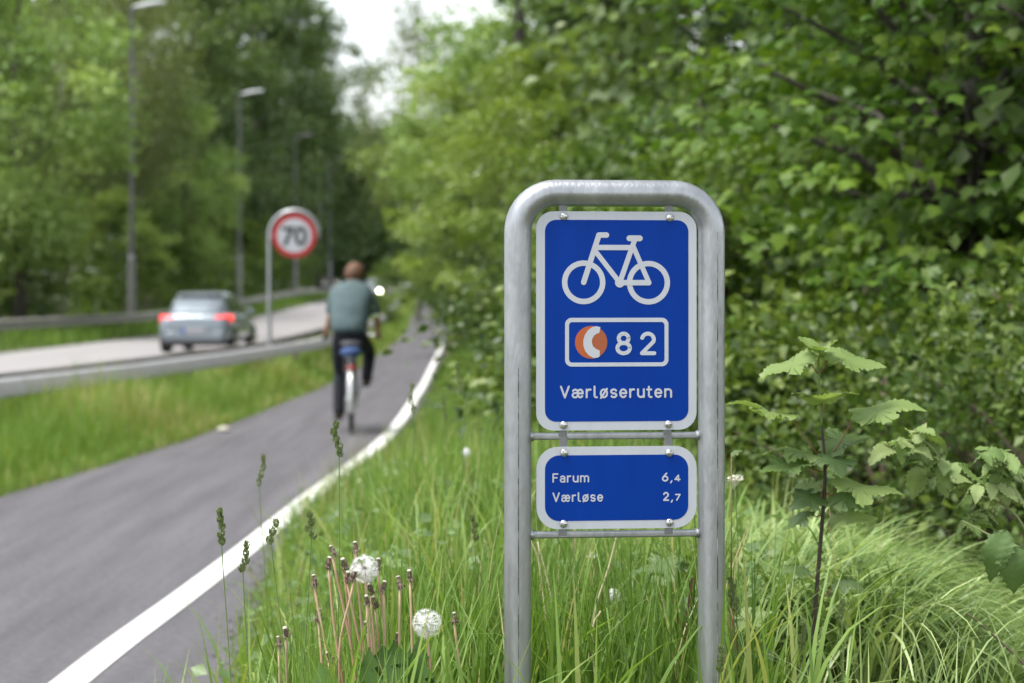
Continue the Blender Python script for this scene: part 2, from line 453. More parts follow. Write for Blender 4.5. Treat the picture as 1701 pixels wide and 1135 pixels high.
def stroke(mb, pts, wpx, y0, y1):
    """round-ended stroke in photo pixels, raised slightly from the panel; one convex piece per segment"""
    r = wpx / 2
    k = 0
    for (ax, ay), (bx, by) in zip(pts[:-1], pts[1:]):
        an = math.atan2(by - ay, bx - ax)
        out = []
        for c, a0 in (((bx, by), an - math.pi / 2), ((ax, ay), an + math.pi / 2)):
            out += [(c[0] + r * math.cos(a0 + math.pi * i / 8), c[1] + r * math.sin(a0 + math.pi * i / 8)) for i in range(9)]
        mb.prism([(su(x), sz(y)) for x, y in out], y0 - 0.00001 * k, y1)
        k = (k + 1) % 3
def ring(mb, cx, cy_, r1, r0, y0, y1, n=48):
    f = lambda r: [(su(cx + r * math.cos(2 * math.pi * i / n)), sz(cy_ + r * math.sin(2 * math.pi * i / n))) for i in range(n)]
    mb.prism(f(r1), y0, y1, hole=f(r0))

SX = (1022 - CX) / S0
SY = FPX / S0
sign = empty('route_sign', (SX, SY, 0), R(6))
tag(sign, 'blue cycle route sign with two panels in a bent galvanised tube frame', 'sign')
mb = MB()
xl, xr, zt, rc = su(859.0), su(1184.2), sz(321.5), 0.072
pts = [(xl, 0, 0.12)] + [(xl, 0, 0.12 + (zt - rc - 0.12) * i / 12) for i in range(1, 12)]
pts += [(xl + rc - rc * math.cos(R(a)), 0, zt - rc + rc * math.sin(R(a))) for a in range(0, 91, 9)]
pts += [(xr - rc + rc * math.sin(R(a)), 0, zt - rc + rc * math.cos(R(a))) for a in range(0, 91, 9)]
pts += [(xr, 0, 0.12 + (zt - rc - 0.12) * (12 - i) / 12) for i in range(1, 13)]
mb.tube(pts, 22.4 / S0, n=28)
frame = mb.build('tube_frame', M_galv, sign, smooth=True)
# long weld seam, a sub-part of the tube
mb = MB()
mb.tube([(xr + 0.0247 * math.sin(R(16)), -0.0247 * math.cos(R(16)), z) for z in np.linspace(0.2, zt - rc, 30)], 0.0011, n=6)
mb.tube([(xl + 0.0247 * math.sin(R(-3)), -0.0247 * math.cos(R(-3)), z) for z in np.linspace(0.2, sz(610), 30)], 0.0010, n=6)
mb.build('weld_seam', mat('dirty seam', (0.06, 0.055, 0.045), 0.8, metal=0.2, col2=(0.38, 0.39, 0.40), scale=26, c2pos=(0.42, 0.62)), frame, smooth=True)
for py in (724, 887):
    mb = MB()
    zc = sz(py)
    mb.box(((xl + xr) / 2, 0, zc), (xr - xl - 0.046, 0.016, 0.0125))
    bar = mb.build('crossbar', M_galv, sign, bevel=0.003)
    for x, sg in ((xl + 0.0255, 1), (xr - 0.0255, -1)):
        mb = MB(); mb.lathe([(0.004, -0.0065), (0.0085, -0.004), (0.0095, 0), (0.0085, 0.004), (0.004, 0.0065)], 10, Matrix.Rotation(R(90), 3, 'Y'), (x, -0.001, zc))
        mb.build('weld', M_galv, bar, smooth=True)

M_tab = mat('shaded steel tab', (0.21, 0.22, 0.22), 0.6, metal=0.5, var=0.15, scale=60)  # steel coloured darker to carry the shade the tabs sit in
YF = -0.012      # front of the panels, in front of the tube axis
def screw(px, py, parent, ang):
    mb = MB(); r = 6.6 / S0
    m = Matrix.Rotation(R(90), 3, 'X')
    mb.lathe([(r, 0), (r, 0.0012), (r * 0.86, 0.0028), (r * 0.5, 0.0041), (r * 0.1, 0.0045)], 18, m, (su(px), YF - 0.0003, sz(py)))
    s = mb.build('screw', M_screw, parent, smooth=True)
    return s

def panel(x0, y0, x1, y1, r, ix0, iy0, ix1, iy1, ir, name):
    mb = MB(); mb.prism(prect(x0, y0, x1, y1, r), YF, YF + 0.002)
    p = mb.build(name, M_white, sign)
    mb = MB(); mb.prism(prect(ix0, iy0, ix1, iy1, ir), YF - 0.0004, YF + 0.0005)
    mb.build('blue_field', M_blue, p)
    return p
Y0, Y1 = YF - 0.0008, YF + 0.0002
main = panel(888.5, 352, 1157, 714, 29, 903, 366, 1143.2, 699.5, 19, 'route_panel')
c1 = lambda x, y: (820 + x / 3.7825, 280 + y / 3.7825)
mb = MB()
ring(mb, *c1(558, 716), 137 / 3.7825, 103 / 3.7825, Y0, Y1)
ring(mb, *c1(968, 718), 137 / 3.7825, 103 / 3.7825, Y0, Y1)
W = 34 / 3.7825
for i, (pp, ww) in enumerate(((((558, 716), (654, 420), (702, 420)), 34), (((638, 498), (872, 498)), 33), (((632, 522), (786, 718)), 31), (((786, 718), (882, 445)), 32), (((847, 440), (913, 440)), 37), (((874, 497), (970, 716)), 31), (((786, 718), (970, 718)), 34))):
    stroke(mb, [c1(*q) for q in pp], ww / 3.7825, Y0 - 0.00005 * (i + 1), Y1)
cc = c1(786, 718)
mb.prism([(su(cc[0] + 8 * math.cos(2 * math.pi * i / 24)), sz(cc[1] + 8 * math.sin(2 * math.pi * i / 24))) for i in range(24)], Y0 - 0.0006, Y1)
mb.build('bicycle_symbol', M_white, main)
mb = MB(); mb.prism(prect(936.5, 528, 1109.5, 608.5, 11), Y0, Y1, hole=prect(943, 535, 1103, 602, 5.5))
mb.build('badge_border', M_white, main)
mb = MB()
text_mb('8', (1020.5, 551.0, 1048, 590), Y0, Y1, mb, 0.165); text_mb('2', (1061, 551.0, 1089, 590), Y0, Y1, mb, 0.165)
mb.build('route_number', M_white, main)
mb = MB()
text_mb('Værløseruten', (928, 640, 1115.5, 661), Y0, Y1, mb, 0.152, 0.36)
mb.build('route_name', M_white, main)
# round logo
mb = MB(); mb.prism([(su(980 + 27 * math.cos(2 * math.pi * i / 48)), sz(568.5 + 27 * math.sin(2 * math.pi * i / 48))) for i in range(48)], Y0 - 0.0001, Y1)
logo = mb.build('logo_disc', M_orange, main)
out = []
outer = [(995.5, 543.6), (989, 541.8), (982, 543.2), (975, 548.2), (969.5, 556), (966.8, 565), (967, 574), (970, 583), (976, 590), (984, 594.5), (990, 594), (994.2, 591.8)]
inner = [(994.2, 582.0), (988, 579.5), (983, 575), (981, 569), (981.5, 563), (984.5, 557.5), (989, 554.2), (993.3, 553.2)]
mb = MB(); mb.prism([(su(x), sz(y)) for x, y in outer + inner], Y0 - 0.0004, Y1)
mb.build('logo_sickle', M_white, main)
mb = MB()
arc = [(980 + 26.8 * math.cos(R(a)), 568.5 + 26.8 * math.sin(R(a))) for a in np.linspace(58, -55, 16)]
mb.prism([(su(x), sz(y)) for x, y in list(reversed(inner)) + arc], Y0 - 0.00025, Y1)
mb.build('logo_half', M_orange2, main)

dist = panel(889, 741, 1157, 877, 36, 903, 755, 1143, 863.5, 24, 'distance_panel')
mb = MB()
text_mb('Farum', (915.5, 784.5, 976.5, 800), Y0, Y1, mb, 0.152, 0.36)
text_mb('Værløse', (915.5, 816, 1000, 832), Y0, Y1, mb, 0.152, 0.36)
mb.build('place_names', M_white, dist)
mb = MB()
for s_, b_, w_ in (('6', (1098.5, 785, 1109.5, 800), .17), (',', (1112.3, 786, 1116.5, 800.5), .15), ('4', (1119.5, 788.5, 1130, 800), .19), ('2', (1100.3, 817, 1110.5, 832), .17), (',', (1113.5, 818, 1117.5, 832.5), .15), ('7', (1120.5, 820.5, 1130, 832), .19)):
    text_mb(s_, b_, Y0, Y1, mb, w_)
mb.build('distances', M_white, dist)

for par, lst in ((main, ((934.5, 360.5, 20, 340), (1112, 362, -30, 340), (934, 705, 10, 720), (1109.5, 705, -10, 720))), (dist, ((935, 751, 45, 728), (1111, 752.5, -50, 728), (934, 868, 15, 884), (1111.5, 868, 80, 884)))):
    for px, py, an, ty in lst:
        mb = MB()
        z0, z1 = sorted((sz(py), sz(ty)))
        mb.box((su(px - 1), YF + 0.0034, (z0 + z1) / 2), (0.0155, 0.0026, z1 - z0 + 0.008))
        mb.build('mounting_tab', M_tab, par, bevel=0.0008)
        s = screw(px, py, par, an)
        s.data.materials.append(M_dark)
        # the slot is cut as a dark bar of the same mesh
        r = 6.6 / S0
        bm = bmesh.new(); bm.from_mesh(s.data)
        res = bmesh.ops.create_cube(bm, size=1)
        mm = Matrix.Translation((su(px), YF - 0.0040, sz(py))) @ Matrix.Rotation(R(an), 4, 'Y') @ Matrix.Diagonal((r * 1.5, 0.0014, 0.0012, 1))
        for v in res['verts']: v.co = mm @ v.co
        for f in bm.faces:
            if all(v in res['verts'] for v in f.verts): f.material_index = 1; f.smooth = False
        bm.to_mesh(s.data); bm.free()

# ------------------------------------------------------------------ speed limit sign
def speed_sign():
    Y = 31.7; k = FPX / Y
    X0 = (489 - CX) / k
    gz = float(terrain(X0 - 0.4, Y))
    t = empty('speed_limit_sign', (X0, Y, gz))
    tag(t, 'round white and red 70 speed limit sign on a bent grey post', 'road sign')
    zc = H - (391.5 - HOR) / k - gz
    ro = 0.375
    mb = MB()
    pts = [(-0.40, 0.03, -0.3)] + [(-0.40, 0.03, zc * i / 8) for i in range(1, 9)]
    pts += [(-0.40 * math.cos(R(a)), 0.03, zc + 0.40 * math.sin(R(a))) for a in range(8, 176, 8)] + [(0.40, 0.03, zc - 0.05)]
    mb.tube(pts, 0.034, n=12)
    mb.build('post', M_galv, t, smooth=True)
    circ = lambda r: [(r * math.cos(2 * math.pi * i / 48), zc + r * math.sin(2 * math.pi * i / 48)) for i in range(48)]
    mb = MB(); mb.prism(circ(0.352), -0.012, 0.004)
    d = mb.build('disc', M_red, t)
    mb = MB(); mb.prism(circ(0.272), -0.0135, -0.01)
    mb.build('white_field', M_white, d)
    cu = bpy.data.curves.new('digits', 'FONT'); cu.body = '70'; cu.size = 0.41; cu.offset = 0.012; cu.extrude = 0.001; cu.align_x = 'CENTER'
    o = bpy.data.objects.new('digits', cu); COL.objects.link(o)
    me = bpy.data.meshes.new_from_object(o.evaluated_get(bpy.context.evaluated_depsgraph_get()))
    bpy.data.objects.remove(o); bpy.data.curves.remove(cu)
    o = link_mesh('speed_digits', me, M_grey70, d)
    o.rotation_euler = (R(90), 0, 0); o.location = (0, -0.0155, zc - 0.148)
    mb = MB()
    mb.box((-0.37, 0.012, zc), (0.10, 0.02, 0.05)); 
    mb.build('clamp', M_galv, t, bevel=0.004)
speed_sign()

# ------------------------------------------------------------------ guardrails
def guardrail(name, label, xf, y0, y1, ztop, hgt, m, mp, off=0.0, face=1, postgap=4.0, prof=None):
    t = empty(name, (float(xf(y0)) + off, y0, 0))
    tag(t, label, 'guardrail')
    base = Vector(t.location)
    yy = np.concatenate([np.arange(y0, min(60, y1), 1.0), np.arange(60, y1, 4)])
    h = hgt
    prof = prof or [(0.0, 0), (0.035, 0.04 * h / .31), (0.085, 0.09), (0.085, 0.27), (0.03, 0.42), (0.03, 0.58), (0.085, 0.73), (0.085, 0.91), (0.035, 0.97), (0.0, 1.0)]
    k = len(prof)
    vs, fs = [], []
    for y in yy:
        x = float(xf(y)) + off; zz = float(rise(y)) + ztop - h
        for dx, u in prof:
            vs.append(Vector((x + face * dx, y, zz + u * h)) - base)
        vs.append(Vector((x - face * 0.02, y, zz + h)) - base); vs.append(Vector((x - face * 0.02, y, zz)) - base)
    kk = k + 2
    for i in range(len(yy) - 1):
        for j in range(kk):
            fs.append((i * kk + j, i * kk + (j + 1) % kk, (i + 1) * kk + (j + 1) % kk, (i + 1) * kk + j))
    mb = MB().add(vs, fs)
    mb.build('rail', m, t, smooth=True, angle=40)
    for y in np.arange(y0 + 1, min(y1, 110), postgap):
        x = float(xf(y)) + off - face * 0.07; gz = float(terrain(x, y))
        mb = MB()
        top = float(rise(y)) + ztop - 0.02
        mb.box(Vector((x, y, (gz - 0.2 + top) / 2)) - base, (0.09, 0.06, top - gz + 0.2))
        mb.build('post', mp, t)
guardrail('guardrail', 'long pale steel guardrail above the grass along the cycle path', rail_x, 4, 230, 0.615, 0.175, M_rail, M_galvd, face=1, prof=[(0, 0), (.10, .02), (.125, .10), (.06, .84), (.04, .96), (0, 1)])
guardrail('guardrail', 'weathered guardrail coloured dark for shade, standing at the road edge behind the pale one', lambda y: rail_x(y) - 0.85, 4, 180, 0.58, 0.13, M_galvd, M_galvd, face=1)  # shade on the rear side is put into the dark steel colour
guardrail('guardrail', 'rusty grey guardrail along the far side of the road below the trees', lambda y: far_x(y) - 1.35, 20, 230, 0.74, 0.31, M_railold, M_galvd, face=1)

# ------------------------------------------------------------------ street lamps
M_pole = mat('lamp pole', (0.15, 0.15, 0.155), 0.55, metal=0.4, var=0.15, scale=3)
M_polelow = mat('lamp pole base', (0.24, 0.24, 0.245), 0.5, metal=0.4, var=0.12, scale=3)
M_lamphead = mat('lamp head', (0.62, 0.64, 0.67), 0.4)
def lamp(X, Y, top, label, headmat=None):
    gz = float(terrain(X, Y))
    t = empty('street_lamp', (X, Y, gz)); tag(t, label, 'street lamp', 'street lamps along the far side of the road')
    h = top - gz
    MB().lathe([(0.105, -0.3), (0.105, 3.0), (0.085, 3.3), (0.075, h * 0.62), (0.062, h)], 12).build('pole', M_pole, t, smooth=True, angle=50)
    MB().lathe([(0.15, -0.2), (0.15, 2.6), (0.13, 2.75), (0.09, 2.8)], 12).build('base_sleeve', M_polelow, t, smooth=True, angle=50)
    MB().tube([(0, 0, h - 0.1), (0.05, 0, h + 0.02), (0.3, 0, h + 0.06)], 0.05, 8).build('arm', M_pole, t, smooth=True)
    mb = MB()
    secs = [(0.05, 0.06, 0.05), (0.2, 0.12, 0.085), (0.6, 0.19, 0.12), (1.0, 0.19, 0.11), (1.25, 0.12, 0.07), (1.32, 0.05, 0.03)]
    vs, fs = [], []
    for x, wy, wz in secs:
        for q in range(12):
            a = 2 * math.pi * q / 12
            vs.append((x, wy * math.cos(a), h + 0.05 + x * 0.16 + wz * math.sin(a) * (1 if math.sin(a) > 0 else 0.6)))
    for i in range(len(secs) - 1):
        fs += [(i * 12 + q, i * 12 + (q + 1) % 12, (i + 1) * 12 + (q + 1) % 12, (i + 1) * 12 + q) for q in range(12)]
    fs += [tuple(range(12)), tuple((len(secs) - 1) * 12 + q for q in range(12))]
    mb.add(vs, fs).build('lamp_head', headmat or M_lamphead, t, smooth=True)
for X, Y, top, lab in ((-14.5, 75.9, 12.3, 'tallest street lamp, half hidden by bright leaves, left of the blue grey car'),
                       (-14.5, 105.8, 12.0, 'street lamp with a pale tilted head rising behind the blue grey car'),
                       (-14.5, 133, 11.9, 'thin street lamp directly behind the 70 speed limit sign'),
                       (-14.3, 156, 11.9, 'farthest dark street lamp between the speed limit sign and the cyclist')):
    lamp(X, Y, top, lab, M_pole if Y > 120 else None)

# ------------------------------------------------------------------ cars
M_tyre = mat('tyre rubber', (0.015, 0.015, 0.016), 0.85)
M_rim = mat('wheel rim', (0.45, 0.46, 0.48), 0.35, metal=0.8)
M_glass = mat('car glass', (0.022, 0.030, 0.032), 0.06, spec=0.9)
M_black = mat('black plastic', (0.02, 0.02, 0.022), 0.6)
M_tail = mat('tail light', (0.55, 0.02, 0.02), 0.25, emit=(1.0, 0.05, 0.04), estr=0.9)
M_plate = mat('plate', (0.34, 0.34, 0.36), 0.5)
M_platered = mat('plate band', (0.03, 0.09, 0.42), 0.5)
M_head = mat('lit headlight', (0.9, 0.9, 0.85), 0.2, emit=(1.0, 0.93, 0.72), estr=60)
M_headoff = mat('headlight', (0.75, 0.77, 0.8), 0.15)
def paint(n, c): return mat(n, c, 0.28, metal=0.35, coat=0.6, var=0.03, scale=1.5)

def car(name, loc, rz, m, label, lit=False, group=None):
    """hatchback; local +Y is forward, origin under the middle of the rear bumper"""
    t = empty(name, loc, rz); tag(t, label, 'car', group)
    # lower body: loft along y, ring from sill to bonnet / tailgate
    st = [  # y, half width low, half width mid, half width shoulder, z low, z mid, z shoulder, z top, half width top
        (0.02, 0.66, 0.74, 0.70, 0.36, 0.52, 0.70, 0.74, 0.60),
        (0.10, 0.76, 0.84, 0.82, 0.28, 0.50, 0.76, 0.90, 0.68),
        (0.24, 0.80, 0.89, 0.87, 0.22, 0.52, 0.86, 0.99, 0.70),
        (0.60, 0.82, 0.905, 0.89, 0.20, 0.55, 0.90, 1.00, 0.72),
        (1.40, 0.82, 0.90, 0.88, 0.19, 0.55, 0.88, 0.97, 0.74),
        (2.40, 0.82, 0.90, 0.88, 0.19, 0.55, 0.86, 0.95, 0.74),
        (3.05, 0.82, 0.90, 0.88, 0.20, 0.55, 0.84, 0.94, 0.72),
        (3.60, 0.82, 0.89, 0.86, 0.22, 0.54, 0.78, 0.88, 0.64),
        (4.05, 0.78, 0.86, 0.80, 0.24, 0.50, 0.70, 0.78, 0.58),
        (4.30, 0.70, 0.78, 0.72, 0.28, 0.46, 0.60, 0.66, 0.52),
        (4.40, 0.58, 0.64, 0.60, 0.33, 0.44, 0.54, 0.57, 0.45)]
    vs, fs = [], []
    for y, a, b, c, z0, z1, z2, z3, d in st:
        half = [(0.3, z0), (a, z0), (b, z1), (c, z2), (d, z3), (d * 0.5, z3 + 0.02)]
        rg = [(x, y, z) for x, z in half] + [(-x, y, z) for x, z in reversed(half)]
        vs += rg
    n = 12
    for i in range(len(st) - 1):
        fs += [(i * n + q, i * n + (q + 1) % n, (i + 1) * n + (q + 1) % n, (i + 1) * n + q) for q in range(n)]
    fs += [tuple(range(n)), tuple((len(st) - 1) * n + q for q in range(n))]
    body = MB().add(vs, fs).build('body', m, t, smooth=True, sub=2)
    # greenhouse
    gh = [(0.30, 0.73, 0.90, 0.62, 1.0), (0.62, 0.735, 0.95, 0.60, 1.30), (0.98, 0.74, 0.95, 0.565, 1.445), (1.7, 0.75, 0.94, 0.575, 1.485), (2.35, 0.75, 0.94, 0.57, 1.455), (2.75, 0.74, 0.93, 0.58, 1.26), (3.28, 0.72, 0.90, 0.66, 0.95)]
    vs, fs = [], []
    for y, wb, zb, wt, zt_ in gh:
        half = [(wb, zb), (wt, zt_ - 0.05), (wt * 0.85, zt_), (wt * 0.35, zt_ + 0.012)]
        vs += [(x, y, z) for x, z in half] + [(-x, y, z) for x, z in reversed(half)]
    n = 8
    for i in range(len(gh) - 1):
        fs += [(i * n + q, i * n + (q + 1) % n, (i + 1) * n + (q + 1) % n, (i + 1) * n + q) for q in range(n)]
    fs += [tuple(range(n)), tuple((len(gh) - 1) * n + q for q in range(n))]
    roof = MB().add(vs, fs).build('roof', m, t, smooth=True, angle=38)
    def pane(nm, quad, d):
        q = [Vector(p) for p in quad]; d = Vector(d)
        mb = MB().add([p for p in q] + [p - d * 4 for p in q], [(0, 1, 2, 3), (7, 6, 5, 4), (0, 4, 5, 1), (1, 5, 6, 2), (2, 6, 7, 3), (3, 7, 4, 0)])
        return mb.build(nm, M_glass, t, bevel=0.02)
    pane('rear_window', [(-0.60, 0.345, 1.045), (0.60, 0.345, 1.045), (0.50, 0.80, 1.375), (-0.50, 0.80, 1.375)], (0, -0.010, 0.010))
    pane('windscreen', [(-0.60, 3.16, 1.01), (0.60, 3.16, 1.01), (0.50, 2.50, 1.39), (-0.50, 2.50, 1.39)], (0, 0.010, 0.010))
    for s in (1, -1):
        for y0, y1, tz in ((0.85, 1.72, 1), (1.80, 2.72, 0)):
            ya, yb = (y0 + 0.28, y1) if tz else (y0, y1 - 0.32)
            pane('side_window', [(s * 0.752, y0, 1.0), (s * 0.757, y1, 1.0), (s * 0.612, yb, 1.385), (s * 0.612, ya, 1.385)], (s * 0.008, 0, 0.004))
        mb = MB(); mb.box((s * 0.93, 2.60, 0.99), (0.20, 0.14, 0.14))
        mb.build('wing_mirror', m, t, bevel=0.03)
    mb = MB(); mb.add([(-0.52, 0.66, 1.43), (0.52, 0.66, 1.43), (0.55, 1.02, 1.475), (-0.55, 1.02, 1.475), (-0.52, 0.66, 1.40), (0.52, 0.66, 1.40), (0.55, 1.02, 1.43), (-0.55, 1.02, 1.43)],
             [(0, 1, 2, 3), (7, 6, 5, 4), (0, 4, 5, 1), (1, 5, 6, 2), (2, 6, 7, 3), (3, 7, 4, 0)])
    mb.build('spoiler', m, t, bevel=0.01)
    for s in (1, -1):
        mb = MB()
        q = [(s * 0.50, 0.085, 0.90), (s * 0.80, 0.17, 0.93), (s * 0.885, 0.42, 0.92), (s * 0.89, 0.42, 0.80), (s * 0.84, 0.12, 0.76), (s * 0.54, 0.060, 0.79)]
        mb.add(q + [(x - s * 0.02, y + 0.10, z) for x, y, z in q], [(0, 1, 2, 3, 4, 5), (11, 10, 9, 8, 7, 6)] + [(i, 6 + i, 6 + (i + 1) % 6, (i + 1) % 6) for i in range(6)])
        mb.build('tail_light', M_tail, t, bevel=0.01)
        mb = MB()
        q = [(s * 0.40, 4.345, 0.60), (s * 0.66, 4.24, 0.66), (s * 0.80, 4.06, 0.72), (s * 0.81, 4.10, 0.60), (s * 0.66, 4.30, 0.52), (s * 0.42, 4.385, 0.50)]
        mb.add(q + [(x, y - 0.1, z) for x, y, z in q], [(0, 1, 2, 3, 4, 5), (11, 10, 9, 8, 7, 6)] + [(i, 6 + i, 6 + (i + 1) % 6, (i + 1) % 6) for i in range(6)])
        h_ = mb.build('headlight', M_headoff, t, bevel=0.01)
        if lit:
            MB().lathe([(0.02, 0.0), (0.085, 0.01), (0.085, 0.04), (0.02, 0.045)], 16, Matrix.Rotation(R(-90), 3, 'X'), (s * 0.58, 4.335, 0.585)).build('lamp_lens', M_head, h_, smooth=True)
    mb = MB(); mb.box((0, 0.10, 0.42), (1.42, 0.16, 0.24)); mb.build('rear_bumper', m, t, bevel=0.05)
    mb = MB(); mb.box((0, 0.16, 0.26), (1.46, 0.24, 0.14)); mb.build('bumper_skirt', M_black, t, bevel=0.03)
    mb = MB(); mb.box((0, 0.012, 0.56), (0.56, 0.012, 0.14)); p = mb.build('number_plate', M_plate, t, bevel=0.004)
    mb = MB(); mb.box((-0.245, 0.004, 0.56), (0.07, 0.006, 0.135)); mb.build('plate_band', M_platered, p)
    mb = MB(); mb.box((0, 4.36, 0.40), (0.9, 0.06, 0.12)); mb.build('front_grille', M_black, t, bevel=0.02)
    for s in (1, -1):
        for y in (0.78, 3.45):
            c = Vector((s * 0.80, y, 0.32)); m3 = Matrix.Rotation(R(90), 3, 'Y')
            wh = MB().lathe([(0.20, -0.1), (0.29, -0.108), (0.32, -0.08), (0.32, 0.08), (0.29, 0.108), (0.20, 0.1)], 28, m3, c).build('wheel', M_tyre, t, smooth=True, angle=40)
            mb = MB(); mb.lathe([(0.06, 0.118), (0.19, 0.104), (0.205, 0.08), (0.205, -0.08), (0.19, -0.104), (0.06, -0.118)], 24, m3, c)
            mb.build('rim', M_rim, wh, smooth=True, angle=40)
    return t
car('car', (-7.62, 47.6, float(rise(47.6)) - 0.02), R(-2), paint('silver blue paint', (0.19, 0.225, 0.255)), 'silver blue hatchback with glowing tail lights driving away on the road')
car('car', (-9.75, 141.0 + 4.4, float(rise(143))), R(180 - 3), paint('white grey paint', (0.5, 0.53, 0.56)), 'oncoming pale car with a lit headlight beside the cyclist\'s shoulder', lit=True)
car('car', (-10.6, 202.0, float(rise(200))), R(180 - 3), paint('white paint', (0.75, 0.76, 0.78)), 'small white car far off where the road meets the trees')

# ------------------------------------------------------------------ cyclist and bicycle
M_skin = mat('skin', (0.42, 0.23, 0.15), 0.55, var=0.06, scale=20)
M_hair = mat('brown hair', (0.13, 0.065, 0.035), 0.7, var=0.35, scale=40, bump=0.5, bscale=90)
M_shirt = mat('teal shirt', (0.085, 0.128, 0.136), 0.85, var=0.2, scale=7, bump=1.0, bscale=9)
M_trous = mat('dark trousers', (0.010, 0.012, 0.018), 0.85, var=0.2, scale=9, bump=0.4, bscale=14)
M_shoe = mat('olive shoe', (0.06, 0.055, 0.025), 0.7, var=0.2, scale=20)
M_eye = mat('eye', (0.7, 0.7, 0.7), 0.3)
M_bikefr = mat('bicycle frame paint', (0.16, 0.17, 0.18), 0.35, metal=0.4)
M_guard = mat('silver mudguard', (0.62, 0.63, 0.64), 0.35, metal=0.5)
M_bluebag = mat('blue cloth', (0.035, 0.075, 0.20), 0.8, var=0.2, scale=20)
M_reflect = mat('red reflector', (0.36, 0.03, 0.02), 0.25)

def skin_obj(name, m, parent, nodes, edges, root, sub=2):
    """nodes: {key: (x, y, z, radius)}"""
    ks = list(nodes)
    ix = {k: i for i, k in enumerate(ks)}
    me = bpy.data.meshes.new(name)
    me.from_pydata([nodes[k][:3] for k in ks], [(ix[a], ix[b]) for a, b in edges], [])
    o = link_mesh(name, me, m, parent)
    md = o.modifiers.new('skin', 'SKIN'); md.use_smooth_shade = True
    for k in ks:
        sv = me.skin_vertices[0].data[ix[k]]
        r = nodes[k][3]
        sv.radius = r if hasattr(r, '__len__') else (r, r)
        sv.use_root = (k == root)
    s = o.modifiers.new('sub', 'SUBSURF'); s.levels = s.render_levels = sub
    return o

bx, by = (583 - CX) * 19.9 / FPX, 19.9
bike = empty('bicycle', (bx, by, float(rise(by)) + 0.002), R(4))
tag(bike, 'city bicycle with silver mudguard and red rear reflector ridden along the path', 'bicycle')
WR, WB = 0.345, 1.08
def wheel(y):
    m3 = Matrix.Rotation(R(90), 3, 'Y')
    n = 40
    c = [(0, y + (WR - 0.018) * math.cos(2 * math.pi * i / n), WR + (WR - 0.018) * math.sin(2 * math.pi * i / n)) for i in range(n)]
    wh = MB().tube(c, 0.019, 8, closed=True).build('wheel', M_tyre, bike, smooth=True)
    c = [(0, y + (WR - 0.045) * math.cos(2 * math.pi * i / n), WR + (WR - 0.045) * math.sin(2 * math.pi * i / n)) for i in range(n)]
    MB().tube(c, 0.012, 6, closed=True).build('rim', M_rim, wh, smooth=True)
    mb = MB()
    for i in range(18):
        a = 2 * math.pi * i / 18
        mb.tube([(0.02 * (1 if i % 2 else -1), y, WR), (0, y + (WR - 0.05) * math.cos(a), WR + (WR - 0.05) * math.sin(a))], 0.0014, 4)
    mb.build('spokes', M_rim, wh)
    MB().lathe([(0.012, -0.06), (0.03, -0.03), (0.03, 0.03), (0.012, 0.06)], 12, m3, (0, y, WR)).build('hub', M_rim, wh, smooth=True)
wheel(0); wheel(WB)
def guard(y, a0, a1):
    mb = MB(); vs, fs = [], []
    n = 24
    for i in range(n + 1):
        a = R(a0 + (a1 - a0) * i / n)
        for k_, (dx, dr) in enumerate(((-0.032, 0.012), (-0.02, 0.03), (0, 0.036), (0.02, 0.03), (0.032, 0.012))):
            r = WR + dr
            vs.append((dx, y + r * math.cos(a), WR + r * math.sin(a)))
    for i in range(n):
        fs += [(i * 5 + k_, i * 5 + k_ + 1, (i + 1) * 5 + k_ + 1, (i + 1) * 5 + k_) for k_ in range(4)]
    o = mb.add(vs, fs).build('mudguard', M_guard, bike, smooth=True)
    s = o.modifiers.new('solid', 'SOLIDIFY'); s.thickness = 0.003
guard(0, 60, 200); guard(WB, 10, 150)
mb = MB()
BB, ST, HT, HB = (0, 0.46, 0.29), (0, 0.27, 0.74), (0, 0.86, 0.90), (0, 0.90, 0.74)
mb.tube([BB, ST, (0, 0.235, 0.86)], 0.016, 8); mb.tube([ST, HT], 0.014, 8); mb.tube([BB, HB], 0.018, 8); mb.tube([HT, HB], 0.02, 8)
for s in (1, -1):
    mb.tube([(s * 0.015, 0.46, 0.29), (s * 0.055, 0, WR)], 0.010, 6); mb.tube([(s * 0.015, 0.285, 0.72), (s * 0.055, 0, WR)], 0.008, 6)
    mb.tube([(s * 0.045, 0.93, 0.70), (s * 0.05, WB, WR)], 0.012, 6)
mb.tube([(-0.045, 0.93, 0.70), (0.045, 0.93, 0.70)], 0.016, 6)
mb.build('frame', M_bikefr, bike, smooth=True)
mb = MB(); mb.tube(bez([(-0.29, 0.70, 0.935), (-0.24, 0.80, 0.96), (-0.08, 0.90, 0.985), (0, 0.89, 0.98), (0.08, 0.90, 0.985), (0.24, 0.80, 0.96), (0.29, 0.70, 0.935)], 5), 0.012, 8); mb.tube([(0, 0.86, 0.90), (0, 0.88, 0.985)], 0.014, 8)
hb = mb.build('handlebar', M_rim, bike, smooth=True)
for s in (1, -1):
    MB().tube([(s * 0.262, 0.762, 0.952), (s * 0.293, 0.694, 0.934)], 0.017, 8).build('grip', M_black, hb, smooth=True)
MB().lathe([(0.02, 0), (0.032, 0.005), (0.030, 0.02), (0.01, 0.032)], 14, None, (0.15, 0.86, 0.985)).build('bell', M_rim, hb, smooth=True)
mb = MB(); vs, fs = [], []
for y, wx, z in ((0.05, 0.07, 0.885), (0.09, 0.115, 0.90), (0.17, 0.11, 0.895), (0.25, 0.055, 0.89), (0.36, 0.022, 0.885)):
    vs += [(wx * math.cos(2 * math.pi * q / 10), y, z + (0.03 if math.sin(2 * math.pi * q / 10) > 0 else 0.05) * math.sin(2 * math.pi * q / 10)) for q in range(10)]
